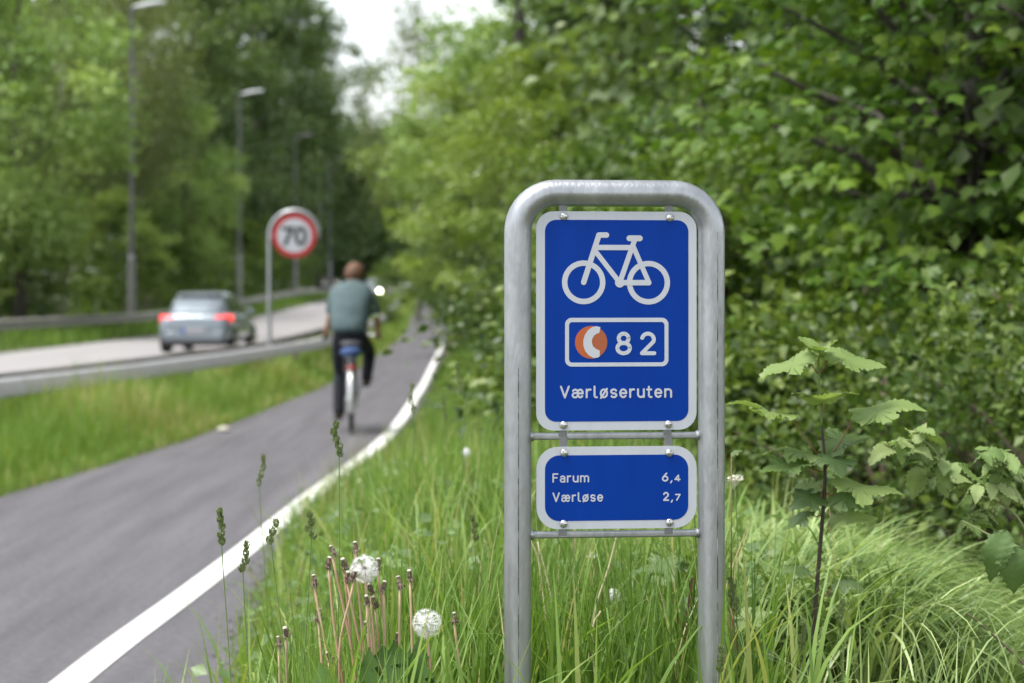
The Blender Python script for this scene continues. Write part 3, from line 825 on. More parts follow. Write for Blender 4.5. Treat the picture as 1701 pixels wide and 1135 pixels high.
for i in range(4): fs += [(i * 10 + q, i * 10 + (q + 1) % 10, (i + 1) * 10 + (q + 1) % 10, (i + 1) * 10 + q) for q in range(10)]
fs += [tuple(range(10)), tuple(40 + q for q in range(10))]
mb.add(vs, fs).build('saddle', mat('saddle grey', (0.06, 0.06, 0.07), 0.6), bike, smooth=True)
mb = MB()
for s in (1, -1):
    mb.tube([(s * 0.06, -0.25, 0.76), (s * 0.06, 0.22, 0.76)], 0.006, 6); mb.tube([(s * 0.06, -0.08, 0.76), (s * 0.062, 0, WR)], 0.005, 6); mb.tube([(s * 0.06, 0.05, 0.76), (s * 0.062, 0, WR)], 0.005, 6)
for y in (-0.25, -0.1, 0.05, 0.2): mb.tube([(-0.06, y, 0.76), (0.06, y, 0.76)], 0.005, 6)
rack = mb.build('luggage_rack', M_bikefr, bike, smooth=True)
mb = MB(); mb.box((0, -0.262, 0.665), (0.095, 0.03, 0.042)); mb.build('reflector', M_reflect, bike, bevel=0.012)
mb = MB(); mb.tube([(0, -0.25, 0.76), (0, -0.255, 0.68)], 0.008, 6); mb.build('reflector_bracket', M_bikefr, bike)
mb = MB(); mb.tube([(0.045, 0.46, 0.29), (0.095, 0.46, 0.46)], 0.010, 6); mb.tube([(-0.045, 0.46, 0.29), (-0.095, 0.46, 0.12)], 0.010, 6); mb.tube([(-0.06, 0.46, 0.29), (0.06, 0.46, 0.29)], 0.016, 8)
mb.lathe([(0.09, 0.052), (0.095, 0.055), (0.095, 0.058), (0.09, 0.06)], 24, Matrix.Rotation(R(90), 3, 'Y'), (0, 0.46, 0.29))
ck = mb.build('crank', M_rim, bike, smooth=True, angle=40)
for s, z in ((1, 0.46), (-1, 0.12)):
    mb = MB(); mb.box((s * 0.14, 0.46, z), (0.09, 0.10, 0.022)); mb.build('pedal', M_black, ck, bevel=0.005)
bag = empty('blue_bag', (bx, by, float(rise(by))), R(4))
bpy.data.objects.remove(bag)
mb = MB(); vs, fs = [], []
for z, a, b in ((0.765, 0.07, 0.10), (0.78, 0.10, 0.14), (0.82, 0.11, 0.15), (0.85, 0.095, 0.13), (0.862, 0.05, 0.08)):
    vs += [(a * math.cos(2 * math.pi * q / 14) * (1 + 0.08 * math.sin(3 * q)), -0.09 + b * math.sin(2 * math.pi * q / 14), z) for q in range(14)]
for i in range(4): fs += [(i * 14 + q, i * 14 + (q + 1) % 14, (i + 1) * 14 + (q + 1) % 14, (i + 1) * 14 + q) for q in range(14)]
fs += [tuple(range(14)), tuple(56 + q for q in range(14))]
bag = MB().add(vs, fs).build('cloth_bundle', M_bluebag, None, smooth=True, sub=1)
bag.location = bike.location; bag.rotation_euler = bike.rotation_euler
tag(bag, 'small blue bundle lying on the luggage rack behind the saddle', 'bundle')

per = empty('person', bike.location, R(4))
tag(per, 'person in a teal short sleeved shirt and dark trousers riding a bicycle', 'person')
N_ = {'pel': (-.02, .21, 1.00, (.115, .095)), 'bel': (-.015, .25, 1.15, (.15, .12)), 'che': (0, .32, 1.32, (.165, .115)), 'upc': (.005, .37, 1.41, (.11, .075)), 'nek': (.015, .40, 1.495, .058), 'ne2': (.02, .43, 1.53, .056),
      'hed': (.03, .46, 1.572, (.078, .088)), 'crn': (.035, .47, 1.637, (.075, .088)), 'top': (.035, .47, 1.677, (.045, .055)),
      'nos': (.033, .57, 1.595, .014), 'earl': (-.052, .468, 1.597, .015), 'earr': (.120, .468, 1.597, .015)}
E_ = [('pel', 'bel'), ('bel', 'che'), ('che', 'upc'), ('upc', 'nek'), ('nek', 'ne2'), ('ne2', 'hed'), ('hed', 'crn'), ('crn', 'top'), ('hed', 'nos'), ('hed', 'earl'), ('hed', 'earr')]
def limb(side, sg, sh, el, wr, hand, kn, an, hl, to):
    N_.update({'sh' + side: (*sh, .046), 'el' + side: (*el, .043), 'fa' + side: (*(Vector(el).lerp(Vector(wr), .35)), .042), 'wr' + side: (*wr, .028), 'pa' + side: (*hand, .033)})
    E_.extend([('upc', 'sh' + side), ('sh' + side, 'el' + side), ('el' + side, 'fa' + side), ('fa' + side, 'wr' + side), ('wr' + side, 'pa' + side)])
    hv = Vector(hand)
    for i in range(4):
        dx = sg * (0.026 - 0.016 * i) * 0.6; dy = -(0.026 - 0.017 * i)
        ln = (0.9, 1.05, 1.0, 0.8)[i]
        p1 = hv + Vector((dx, dy + 0.035 * ln, 0.006)); p2 = hv + Vector((dx, dy + 0.045 * ln, -0.028)); p3 = hv + Vector((dx, dy + 0.015, -0.043))
        for k_, p in enumerate((p1, p2, p3)):
            N_['f%d%d%s' % (i, k_, side)] = (*p, .0095 - .001 * k_)
        E_.extend([('pa' + side, 'f%d0%s' % (i, side)), ('f%d0%s' % (i, side), 'f%d1%s' % (i, side)), ('f%d1%s' % (i, side), 'f%d2%s' % (i, side))])
    t1 = hv + Vector((-sg * 0.03, -0.005, -0.006)); t2 = hv + Vector((-sg * 0.035, 0.02, -0.032))
    N_['t0' + side] = (*t1, .011); N_['t1' + side] = (*t2, .010)
    E_.extend([('pa' + side, 't0' + side), ('t0' + side, 't1' + side)])
    hp = (sg * .085 - .02, .23, .95)
    N_.update({'hp' + side: (*hp, .082), 'th' + side: (*(Vector(hp).lerp(Vector(kn), .5)), .080), 'kn' + side: (*kn, .055), 'cf' + side: (*(Vector(kn).lerp(Vector(an), .35)), .055), 'an' + side: (*an, .036), 'hl' + side: (*hl, .036), 'to' + side: (*to, .033)})
    E_.extend([('pel', 'hp' + side), ('hp' + side, 'th' + side), ('th' + side, 'kn' + side), ('kn' + side, 'cf' + side), ('cf' + side, 'an' + side), ('an' + side, 'hl' + side), ('hl' + side, 'to' + side)])
limb('r', 1, (.185, .35, 1.40), (.255, .45, 1.17), (.272, .68, .985), (.278, .735, .972), (.185, .60, .80), (.155, .42, .54), (.15, .40, .505), (.16, .55, .475))
limb('l', -1, (-.185, .35, 1.405), (-.205, .49, 1.18), (-.262, .68, .985), (-.276, .735, .972), (-.115, .50, .60), (-.13, .40, .205), (-.13, .38, .165), (-.13, .53, .145))
skin_obj('body', M_skin, per, N_, E_, 'pel')
sub = lambda ks, d: {k_: (*N_[k_][:3], tuple(r + d for r in (N_[k_][3] if hasattr(N_[k_][3], '__len__') else (N_[k_][3],) * 2))) for k_ in ks}
mb = MB()
def loft(mb, rings, n=20, cap=True):
    vs, fs = [], []
    for c, rx, ry, tilt in rings:
        c = Vector(c)
        for q in range(n):
            a = 2 * math.pi * q / n
            ca, sa = math.cos(a), math.sin(a)
            x = .96 * rx * abs(ca) ** 0.85 * (1 if ca > 0 else -1); y = ry * sa
            vs.append(c + Vector((x, y * math.cos(tilt), -y * math.sin(tilt))))
    for i in range(len(rings) - 1):
        fs += [(i * n + q, i * n + (q + 1) % n, (i + 1) * n + (q + 1) % n, (i + 1) * n + q) for q in range(n)]
    if cap: fs += [tuple(range(n)), tuple((len(rings) - 1) * n + q for q in range(n))]
    return mb.add(vs, fs)
loft(mb, [((-.02, .205, .985), .180, .155, .1), ((-.02, .215, 1.04), .196, .160, .15), ((-.018, .24, 1.12), .206, .156, .25), ((-.01, .285, 1.24), .218, .154, .3), ((0, .325, 1.34), .232, .148, .35), ((.003, .355, 1.42), .236, .124, .4), ((.006, .375, 1.468), .195, .096, .4), ((.012, .388, 1.497), .12, .082, .3), ((.016, .398, 1.527), .080, .078, .2)])
for s_ in 'lr':
    a, b = Vector(N_['sh' + s_][:3]), Vector(N_['el' + s_][:3])
    a = a + Vector((-.03 if s_ == 'r' else .03, 0, -.01))
    mb.tube([a, a.lerp(b, .2), a.lerp(b, .5), a.lerp(b, .8), a.lerp(b, .92)], [.070, .076, .074, .071, .069], 14)
shirt = mb.build('shirt', M_shirt, per, smooth=True, sub=1)
tr = sub(['pel', 'hpl', 'hpr', 'thl', 'thr', 'knl', 'knr', 'cfl', 'cfr', 'anl', 'anr'], 0.016)
tr['pel'] = (-.02, .21, .985, (.158, .140))
for s in 'lr':
    tr['an' + s] = (*tr['an' + s][:3], .058)
    q_ = tr['an' + s]; tr['cu' + s] = (q_[0], q_[1] - .005, q_[2] - .05, .06)
tr['wai'] = (-.02, .225, 1.08, (.14, .12))
skin_obj('trousers', M_trous, per, tr, [('pel', 'hpl'), ('pel', 'hpr'), ('hpl', 'thl'), ('thl', 'knl'), ('knl', 'cfl'), ('cfl', 'anl'), ('hpr', 'thr'), ('thr', 'knr'), ('knr', 'cfr'), ('cfr', 'anr'), ('anl', 'cul'), ('anr', 'cur'), ('pel', 'wai')], 'pel')
for s in 'lr':
    h_, t_ = Vector(N_['hl' + s][:3]), Vector(N_['to' + s][:3])
    skin_obj('shoe', M_shoe, per, {'a': (*(h_ + Vector((0, -.02, .02))), .046), 'b': (*h_.lerp(t_, .35), (.044, .046)), 'c': (*h_.lerp(t_, .75), (.048, .036)), 'd': (*(t_ + Vector((0, .05, -.005))), (.038, .026))}, [('a', 'b'), ('b', 'c'), ('c', 'd')], 'b')
# hair: a cap over the back and top of the head
mb = MB(); vs, fs = [], []
n, mrow = 22, 10
hc = Vector((.034, .457, 1.607))
for j in range(mrow + 1):
    th = math.pi * 0.66 * j / mrow
    for i in range(n):
        a = 2 * math.pi * i / n
        lim = 1.0 - 0.36 * max(0, math.sin(a)) ** 2        # shorter over the forehead
        t_ = th * lim
        r = Vector((.092 * math.sin(t_) * math.cos(a), .108 * math.sin(t_) * math.sin(a), .100 * math.cos(t_)))
        r *= 1 + 0.03 * math.sin(5 * a + 3 * th) + 0.02 * math.sin(11 * a)
        vs.append(hc + r)
for j in range(mrow): fs += [(j * n + i, j * n + (i + 1) % n, (j + 1) * n + (i + 1) % n, (j + 1) * n + i) for i in range(n)]
hair = mb.add(vs, fs).build('hair', M_hair, per, smooth=True)
sl = hair.modifiers.new('solid', 'SOLIDIFY'); sl.thickness = 0.012; sl.offset = 1
for s in (1, -1):
    MB().lathe([(0.002, -0.012), (0.009, -0.008), (0.012, 0), (0.009, 0.008), (0.002, 0.012)], 12, None, (.033 + s * .032, .541, 1.624)).build('eye', M_eye, per, smooth=True)

# ------------------------------------------------------------------ grass
def blades(n_, X, Y, hgt, wid, th0, th1, rng, levels=5, tint=None, head=None):
    """n blades of grass rooted at X, Y: th0 tilt at the root, th1 further bend to the tip (radians)"""
    n = len(X)
    if head is None: head = rng.uniform(0, 2 * math.pi, n)
    Z = terrain(X, Y) - 0.01
    t = np.linspace(0, 1, levels)
    th = th0[:, None] + th1[:, None] * t[None] ** 1.4
    ds = hgt[:, None] / (levels - 1)
    hx = np.concatenate([np.zeros((n, 1)), np.cumsum(np.sin(th[:, :-1]) * ds, 1)], 1)
    hz = np.concatenate([np.zeros((n, 1)), np.cumsum(np.cos(th[:, :-1]) * ds, 1)], 1)
    c, s = np.cos(head)[:, None], np.sin(head)[:, None]
    ctr = np.stack([X[:, None] + hx * c, Y[:, None] + hx * s, Z[:, None] + hz], -1)
    ws = wid[:, None] * np.maximum(0.04, (1 - t[None] ** 1.8))
    tw = head + math.pi / 2 + rng.normal(0, 0.5, n)
    side = np.stack([np.cos(tw), np.sin(tw), np.zeros(n)], -1)[:, None, :] * ws[..., None] / 2
    V = np.stack([ctr - side, ctr + side], 2).reshape(-1, 3)
    k = 2 * levels
    f = np.array([[2 * i, 2 * i + 1, 2 * i + 3, 2 * i + 2] for i in range(levels - 1)])
    F = (f[None] + (np.arange(n) * k)[:, None, None]).reshape(-1, 4)
    if tint is None: tint = np.clip(rng.normal(0.45, 0.2, n), 0, 0.93)
    return V, F, np.repeat(tint, k)

def grass_obj(name, label, sets, m):
    Vs, Fs, Ts, b = [], [], [], 0
    for V, F, T in sets:
        Vs.append(V); Fs.append(F + b); Ts.append(T); b += len(V)
    o = link_mesh(name, np_mesh(name, np.concatenate(Vs), np.concatenate(Fs), np.concatenate(Ts), smooth=True), m)
    return tag(o, label, 'grass', kind='stuff')

def patchy(X, Y, f=1.0):
    return 0.5 + 0.25 * np.sin(X * 2.1 * f + 1.3 * np.sin(Y * 0.9 * f)) + 0.25 * np.sin(Y * 1.7 * f + 1.1 * np.sin(X * 1.9 * f + 2))

def sample(n, x0, x1, y0, y1, rng, keep):
    X = rng.uniform(x0, x1, n); Y = rng.uniform(y0, y1, n)
    k = keep(X, Y)
    return X[k], Y[k]

rg = np.random.default_rng(5)
grass_edge = lambda Y: right_x(Y) - 0.20 * ss(11.2, 12.6, Y) * (1 - ss(15.0, 17.5, Y)) - 0.09 * ss(19, 24, Y)
def verge_set(n, y0, y1, x1, hm, wm, rng):
    X, Y = sample(n, -1.4, x1, y0, y1, rng, lambda X, Y: (X > grass_edge(Y) + 0.035 * rng.normal(0, 1.2, len(X))) & (Y > np.where(X > -0.16, 3.86, 3.3)))
    m = len(X)
    e = np.clip((X - grass_edge(Y)) / 0.5, 0.35, 1)
    pt = patchy(X, Y)
    h = hm * e * (0.65 + 0.5 * pt) * np.clip(rng.normal(1, 0.25, m), 0.35, 1.7)
    wdt = wm * rng.uniform(0.6, 1.3, m)
    tn = np.clip(0.10 + 0.45 * patchy(X + 3, Y, 1.6) + rng.normal(0, 0.22, m), 0, 0.92)
    dry = rng.random(m) < 0.03
    tn = np.where(dry, 1.0, tn)
    return blades(m, X, Y, h, wdt, np.abs(rng.normal(0, 0.16, m)), np.abs(rng.normal(0.35, 0.4, m)), rng, tint=tn)
def stalk_set(n, rng):
    X, Y = sample(n, -1.2, 0.9, 4.2, 14, rng, lambda X, Y: X > right_x(Y) + 0.08)
    m = len(X)
    return blades(m, X, Y, rng.uniform(.35, .6, m), rng.uniform(.003, .006, m), np.abs(rng.normal(0, .1, m)), np.abs(rng.normal(.2, .2, m)), rng, tint=np.where(rng.random(m) < .6, 1.1, .9))
def wide_set(n, rng):
    X, Y = sample(n, -1.1, 0.6, 3.3, 10, rng, lambda X, Y: X > right_x(Y) + 0.08)
    m = len(X)
    return blades(m, X, Y, rng.uniform(.25, .55, m), rng.uniform(.010, .017, m), np.abs(rng.normal(0, .15, m)), np.abs(rng.normal(.9, .7, m)), rng, levels=7, tint=rng.uniform(.3, .9, m))
sets = [verge_set(23000, 3.1, 6.0, 0.5, 0.36, 0.0080, rg), verge_set(27000, 6.0, 11.0, 0.75, 0.36, 0.0110, rg), stalk_set(800, rg), wide_set(2200, rg), verge_set(26000, 11, 22, 1.2, 0.30, 0.012, rg), verge_set(18000, 22, 62, 1.0, 0.20, 0.03, rg)]
grass_obj('verge_grass', 'uneven green grass on the verge between the path and the wood', sets, L_grass)

def sedge_set(ntuft, per, rng):
    """tufts whose blades arch over, mostly towards the ditch"""
    tx, ty = sample(ntuft, 0.42, 1.95, 4.45, 6.7, rng, lambda X, Y: rng.random(len(X)) < np.clip((X - 0.36) / 0.25, 0, 1))
    k = len(tx); m = k * per
    own = np.repeat(np.arange(k), per)
    a = rng.uniform(0, 2 * math.pi, m); q = np.abs(rng.normal(0, .035, m))
    X = tx[own] + q * np.cos(a); Y = ty[own] + q * np.sin(a)
    lean = rng.normal(-0.15, .45, k)[own]
    head = np.where(rng.random(m) < .45, lean + rng.normal(0, .9, m), a)
    px = CX + X / Y * FPX
    ytop = np.interp(px, [1150, 1220, 1400, 1500, 1600, 1701], [815, 815, 850, 895, 955, 1030])
    hmax = (H - (ytop - HOR) * Y / FPX) - terrain(X, Y)
    h = 0.60 * np.clip(rng.normal(1, 0.2, m), 0.5, 1.4) * rng.uniform(.75, 1.2, k)[own]
    h = np.minimum(h, np.clip(hmax, .12, 2) / .72)
    tint = np.clip(rng.normal(0.42, 0.22, m) + rng.normal(0, .16, k)[own], 0, 1)
    return blades(m, X, Y, h, 0.0150 * rng.uniform(0.4, 1.3, m), np.abs(rng.normal(0.10, 0.14, m)), np.clip(rng.normal(2.5, 0.5, m), 0.8, 3.3), rng, levels=11, tint=tint, head=head)
def near_few(n, rng):
    X, Y = sample(n, 0.42, 1.1, 3.5, 4.4, rng, lambda X, Y: (np.abs(CX + X / Y * FPX - 1350) > 30))
    m = len(X)
    return blades(m, X, Y, rng.uniform(.3, .52, m), 0.006 * rng.uniform(.6, 1.5, m), np.abs(rng.normal(.1, .1, m)), np.clip(rng.normal(1.3, .7, m), .2, 2.6), rng, levels=9, tint=rng.uniform(.2, .9, m))
grass_obj('drooping_sedge', 'pale long sedge drooping in a mound right of the sign', [sedge_set(330, 24, rg), near_few(150, rg)], L_sedge)

def weed_cloud(n, rng):
    X, Y = sample(n, -1.1, 0.75, 4.3, 12, rng, lambda X, Y: (X > right_x(Y) + 0.1) & (patchy(X + 1, Y, 2.3) > .5) & ~((np.abs(X - SX) < .3) & (Y < 3.9)))
    m = len(X)
    C = np.stack([X, Y, terrain(X, Y) + rng.uniform(.06, .36, m)], -1)
    return C, m
_c, _m = weed_cloud(5200, rg)
_V, _F = leaf_cloud(_c, rg.normal(0, 1, (_m, 3)) * [1, 1, .5], rg.normal(0, .35, (_m, 3)) + [0, -.25, 1], rg.uniform(.022, .06, _m), np.array([[0, 0, 0], [-.40, .45, .10], [0, 1.0, -.10], [.40, .45, .10]]), np.array([[0, 1, 2], [0, 2, 3]]))
tag(link_mesh('weeds', np_mesh('weeds', _V, _F, np.repeat(np.clip(rg.normal(.55, .25, _m), 0, 1), 4)), leaf_mat('weed leaf', [(0, (0.07, 0.13, 0.04)), (1, (0.20, 0.30, 0.11))], trans=.3)), 'small broad leaved weeds growing among the verge grass', 'weeds', kind='stuff')

def left_set(n, y0, y1, hm, wm, rng):
    Y = rng.uniform(y0, y1, n)
    u = rng.random(n)
    a, b = left_x(Y) + 0.02, near_x(Y) + 0.1
    X = a + (b - a) * u
    e = np.clip(u * 4, 0.3, 1)
    pt = patchy(X, Y, 0.8)
    h = hm * e * (0.6 + 0.55 * pt) * np.clip(rng.normal(1, 0.25, n), 0.3, 1.7)
    tn = np.clip(0.46 + 0.34 * pt + rng.normal(0, 0.15, n), 0, 0.94)
    return blades(n, X, Y, h, wm * rng.uniform(0.6, 1.3, n), np.abs(rng.normal(0, 0.16, n)), np.abs(rng.normal(0.35, 0.35, n)), rng, levels=4, tint=tn)
grass_obj('verge_grass', 'bright green grass between the cycle path and the pale guardrail', [left_set(42000, 11.5, 24, 0.42, 0.012, rg), left_set(22000, 24, 50, 0.34, 0.028, rg), left_set(9000, 50, 140, 0.4, 0.07, rg)], L_grass)
def farv_set(n, rng):
    Y = rng.uniform(40, 170, n); X = far_x(Y) - 0.1 - rng.uniform(0, 4.5, n) ** 1.0
    return blades(n, X, Y, 0.38 * rng.uniform(0.5, 1.4, n), 0.06 * rng.uniform(0.6, 1.3, n), np.abs(rng.normal(0, 0.2, n)), np.abs(rng.normal(0.4, 0.4, n)), rng, levels=3)
grass_obj('verge_grass', 'green grass along the far side of the road below the rusty guardrail', [farv_set(16000, rg)], L_grass)

# ------------------------------------------------------------------ trees
T_LEAF = np.array([[0, 0, 0], [-.34, .48, .10], [0, 1.0, -.06], [.34, .48, .10]]); F_LEAF = np.array([[0, 1, 2], [0, 2, 3]])
_mo = [(0, 0), (.10, -.05), (.27, -.09), (.30, .0), (.46, .03), (.39, .17), (.34, .27), (.50, .33), (.66, .44), (.55, .52), (.50, .60), (.33, .58), (.25, .60), (.27, .74), (.18, .82), (.12, .92), (0, 1.08)]
def _toothy(o):
    r = []
    for (x0, y0), (x1, y1) in zip(o[:-1], o[1:]):
        r.append((x0, y0)); L = math.hypot(x1 - x0, y1 - y0)
        if L > .1: r += [(x0 + (x1 - x0) * .38 + (y1 - y0) * .16, y0 + (y1 - y0) * .38 - (x1 - x0) * .16), (x0 + (x1 - x0) * .55 - (y1 - y0) * .06, y0 + (y1 - y0) * .55 + (x1 - x0) * .06)]
    return r + [o[-1]]
_mo = _toothy(_mo)
_full = _mo + [(-x, y) for x, y in reversed(_mo[1:-1])]
def fan_template(outline, c=(0, .36), droop=.20, fold=.10, ringk=.55):
    o = np.array(outline, float)
    c = np.array(c)
    inner = c + (o - c) * ringk
    allp = np.concatenate([[c], inner, o])
    d2 = ((allp - c) ** 2).sum(1)
    z = -droop * d2 + fold * np.abs(allp[:, 0]) 
    z[1 + len(o):] += 0.02 * np.sin(np.arange(len(o)) * 2.4)
    V = np.concatenate([allp, z[:, None]], 1)
    n = len(o)
    F = []
    for i in range(n):
        j = (i + 1) % n
        F.append((0, 1 + i, 1 + j)); F.append((1 + i, 1 + n + i, 1 + n + j)); F.append((1 + i, 1 + n + j, 1 + j))
    return V, np.array(F)
T_MAP, F_MAP = fan_template(_full)
T_MAPS = np.array([[0, .36, .0]] + [[x, y, -.3 * (x * x + (y - .36) ** 2)] for x, y in [(0, 0), (.46, .03), (.34, .27), (.66, .44), (.33, .58), (.27, .74), (0, 1.08), (-.27, .74), (-.33, .58), (-.66, .44), (-.34, .27), (-.46, .03)]])
F_MAPS = np.array([(0, 1 + i, 1 + (i + 1) % 12) for i in range(12)])

def crown_mesh(name, rng, h, cb, rx, nc, nl, ls, cs=0.55, flat=0.45, up=0.8, droop=0.25, T=T_LEAF, F=F_LEAF, top=1.0, inner=0.35):
    """leaf clumps spread through the crown; returns (mesh, clump centres)"""
    d = nrm(rng.normal(0, 1, (nc, 3)))
    r = rng.uniform(inner, 1, nc) ** 0.55
    zc, rz = (cb + h) / 2, (h - cb) / 2
    c = d * r[:, None]
    zz = c[:, 2]
    taper = np.where(zz > 0, 1 - 0.35 * top * zz ** 2, 1.0)
    lump = 1 + 0.18 * np.sin(3 * np.arctan2(c[:, 1], c[:, 0]) + 4 * zz) + 0.12 * np.sin(5 * np.arctan2(c[:, 1], c[:, 0]) - 7 * zz)
    C = np.stack([c[:, 0] * rx * taper * lump, c[:, 1] * rx * taper * lump, zc + zz * rz], -1)
    m = nc * nl
    own = np.repeat(np.arange(nc), nl)
    sc = cs * rng.uniform(0.6, 1.35, nc)
    g_ = np.clip(rng.normal(0, 0.5, (m, 3)), -0.95, 0.95); g_[:, 2] *= flat
    Pn = C[own] + g_ * sc[own][:, None]
    outd = nrm(C - np.array([0, 0, zc - rz * 0.3]))[own]
    D = nrm(outd * 0.7 + rng.normal(0, 0.6, (m, 3)) + g_ * 0.8); D[:, 2] -= droop
    N = nrm(np.array([0, 0, up]) + outd * 0.35 + rng.normal(0, 0.45, (m, 3)))
    S = ls * rng.uniform(0.6, 1.3, m)
    V, FF = leaf_cloud(Pn, D, N, S, T, F)
    tint = np.clip(rng.normal(0.5, 0.13, m) + np.repeat(rng.normal(0, 0.17, nc), nl), 0, 1)
    return np_mesh(name, V, FF, np.repeat(tint, len(T))), C

def trunk_mesh(name, rng, h, r, C, nlimb=14, lean=(0, 0), fork=None, bow=0.05):
    mb = MB()
    n = 9
    pts = [Vector((lean[0] * (i / n) + bow * h * 0.1 * math.sin(i * 0.9), lean[1] * (i / n) + bow * h * 0.1 * math.sin(i * 0.7 + 1), -0.3 + (h * 0.92 + 0.3) * i / n)) for i in range(n + 1)]
    rad = [r * (1.35 if i == 0 else 1) * (1 - 0.85 * i / n) + 0.01 for i in range(n + 1)]
    mb.tube(pts, rad, 9)
    for j in rng.permutation(len(C))[:nlimb]:
        e = Vector(C[j])
        tz = max(0.12 * h, e.z - 0.45 * math.hypot(e.x, e.y) - 0.1)
        f = min(0.98, tz / (h * 0.92)); i = min(n - 1, int(f * n))
        s = pts[i].lerp(pts[i + 1], f * n - i)
        mid = s.lerp(e, 0.5) + Vector((0, 0, 0.12 * (e - s).length))
        q = max(0.012, rad[i] * 0.42)
        mb.tube([s, s.lerp(mid, .55), mid, mid.lerp(e, .6), e], [q, q * .8, q * .6, q * .42, q * .2], 6)
    me = bpy.data.meshes.new(name); me.from_pydata(mb.v, [], mb.f); me.update()
    for p in me.polygons: p.use_smooth = True
    return me

PROTO = {}
def proto(key, seed, lm, bark, trunk_r, h, cb, rx, nlimb=14, lean=(0, 0), **kw):
    rng = np.random.default_rng(seed)
    cm, C = crown_mesh('crown', rng, h, cb, rx, **kw)
    tm = trunk_mesh('trunk', rng, h, trunk_r, C, nlimb, lean)
    cm.materials.append(lm); tm.materials.append(bark)
    PROTO[key] = (tm, cm, h)

def plant(key, X, Y, label, s=1.0, sz_=None, rz=None, name='tree', cat='tree', group=None, dz=0.0, tnames=('trunk', 'crown')):
    tm, cm, h = PROTO[key]
    t = empty(name, (X, Y, float(terrain(X, Y)) + dz), rz if rz is not None else (X * 3.7 + Y * 1.3) % 6.28)
    t.scale = (s, s, sz_ or s)
    tag(t, label, cat, group)
    link_mesh(tnames[0], tm, None, t); link_mesh(tnames[1], cm, None, t)
    return t

proto('lush', 1, L_lush, M_bark, 0.20, 13, 2.2, 4.2, nlimb=22, nc=88, nl=190, ls=0.23, cs=0.92, flat=0.72, inner=0.5)
proto('lush2', 2, L_mid, M_bark, 0.18, 12, 1.2, 3.8, nlimb=20, nc=78, nl=190, ls=0.23, cs=0.9, flat=0.7, inner=0.5)
proto('birch', 3, L_olive, M_birch, 0.13, 15, 4.0, 2.6, nlimb=26, nc=150, nl=80, ls=0.15, cs=0.8, flat=1.5, droop=0.9)
proto('beech', 4, L_dark, M_bark, 0.34, 26, 2.5, 6.2, nlimb=26, nc=125, nl=170, ls=0.38, cs=1.45, flat=0.75, inner=0.5)
proto('forest', 5, L_olive, M_bark, 0.22, 19, 8.5, 3.4, nlimb=26, nc=85, nl=140, ls=0.25, cs=0.95, inner=0.45)
proto('slant', 15, L_olive, M_bark, 0.17, 16, 8.5, 2.6, nlimb=22, lean=(-1.3, .8), nc=60, nl=130, ls=0.24, cs=0.9, inner=0.45)
proto('hazel', 6, L_bright, M_bark, 0.07, 6.0, 0.5, 2.4, nlimb=22, nc=78, nl=200, ls=0.12, cs=0.50, flat=0.42, inner=0.5)
proto('hazel2', 7, L_mid, M_bark, 0.06, 4.6, 0.25, 1.9, nlimb=20, nc=72, nl=190, ls=0.098, cs=0.44, flat=0.42, inner=0.5)
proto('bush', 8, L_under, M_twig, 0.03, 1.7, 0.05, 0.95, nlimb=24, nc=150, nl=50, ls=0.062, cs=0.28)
proto('shrub', 9, L_shrub, M_twig, 0.025, 1.45, 0.1, 0.8, nlimb=36, nc=120, nl=60, ls=0.036, cs=0.18, flat=1.0, up=0.4)
proto('maple', 10, L_maple, M_bark, 0.11, 6.2, 1.35, 2.1, nlimb=50, nc=120, nl=74, ls=0.074, cs=0.78, flat=0.12, up=1.5, droop=0.5, T=T_MAPS, F=F_MAPS, inner=0.3)
proto('youngmaple', 12, L_maple, M_twig, 0.03, 2.4, 0.5, 0.85, nlimb=24, nc=46, nl=42, ls=0.070, cs=0.42, flat=0.16, up=1.4, droop=0.5, T=T_MAPS, F=F_MAPS, inner=0.2)

# left side, beyond the road
plant('lush', -15.9, 64, 'large bright green tree at the road in front of the tallest street lamp', 1.05)
plant('lush2', -20.5, 67, 'mid green tree partly hidden behind the large bright tree', 1.1)
plant('birch', -17.6, 78, 'white barked leaning birch under the bright leaves near the far guardrail', 0.95)
plant('birch', -17.2, 90, 'olive green birch with drooping leaves right of the tallest street lamp', 1.1)
plant('birch', -18.5, 98, 'second olive birch standing close behind the drooping birch', 1.15)
plant('lush', -16.2, 99, 'bright green rounded tree just left of the second street lamp', 0.72, sz_=0.85)
plant('lush2', -18.0, 112, 'low bushy tree behind the blue grey car', 0.7)
for i, (x, y, s) in enumerate(((-19.5, 122, .95), (-18.5, 141, 1.0), (-20.5, 160, 1.05), (-17.5, 182, 1.0), (-24, 130, 1.05), (-27, 105, 1.0), (-25, 88, .95), (-24, 150, 1.1))):
    plant('beech', x, y, 'tall dark green forest tree in the row behind the street lamps', s, group='dark forest trees left of the road')
for i, (x, y) in enumerate(((-18, 60), (-17.5, 71), (-16.8, 84), (-17, 106), (-16.5, 120), (-16.8, 136), (-20, 76))):
    plant('hazel', x, y, 'green bush in the undergrowth behind the far guardrail', 0.75 + 0.1 * (i % 3), name='bush', cat='bush', group='bushes behind the far guardrail', tnames=('stem', 'foliage'))
# closing the view at the far bend
for x, y, s in ((-22, 215, .85), (-13, 232, .82), (-6, 225, .8), (1, 215, .9), (-30, 205, 1.0), (8, 200, 1.0)):
    plant('beech', x, y, 'tall forest tree closing the view at the far bend of the road', s, group='forest trees at the far bend')
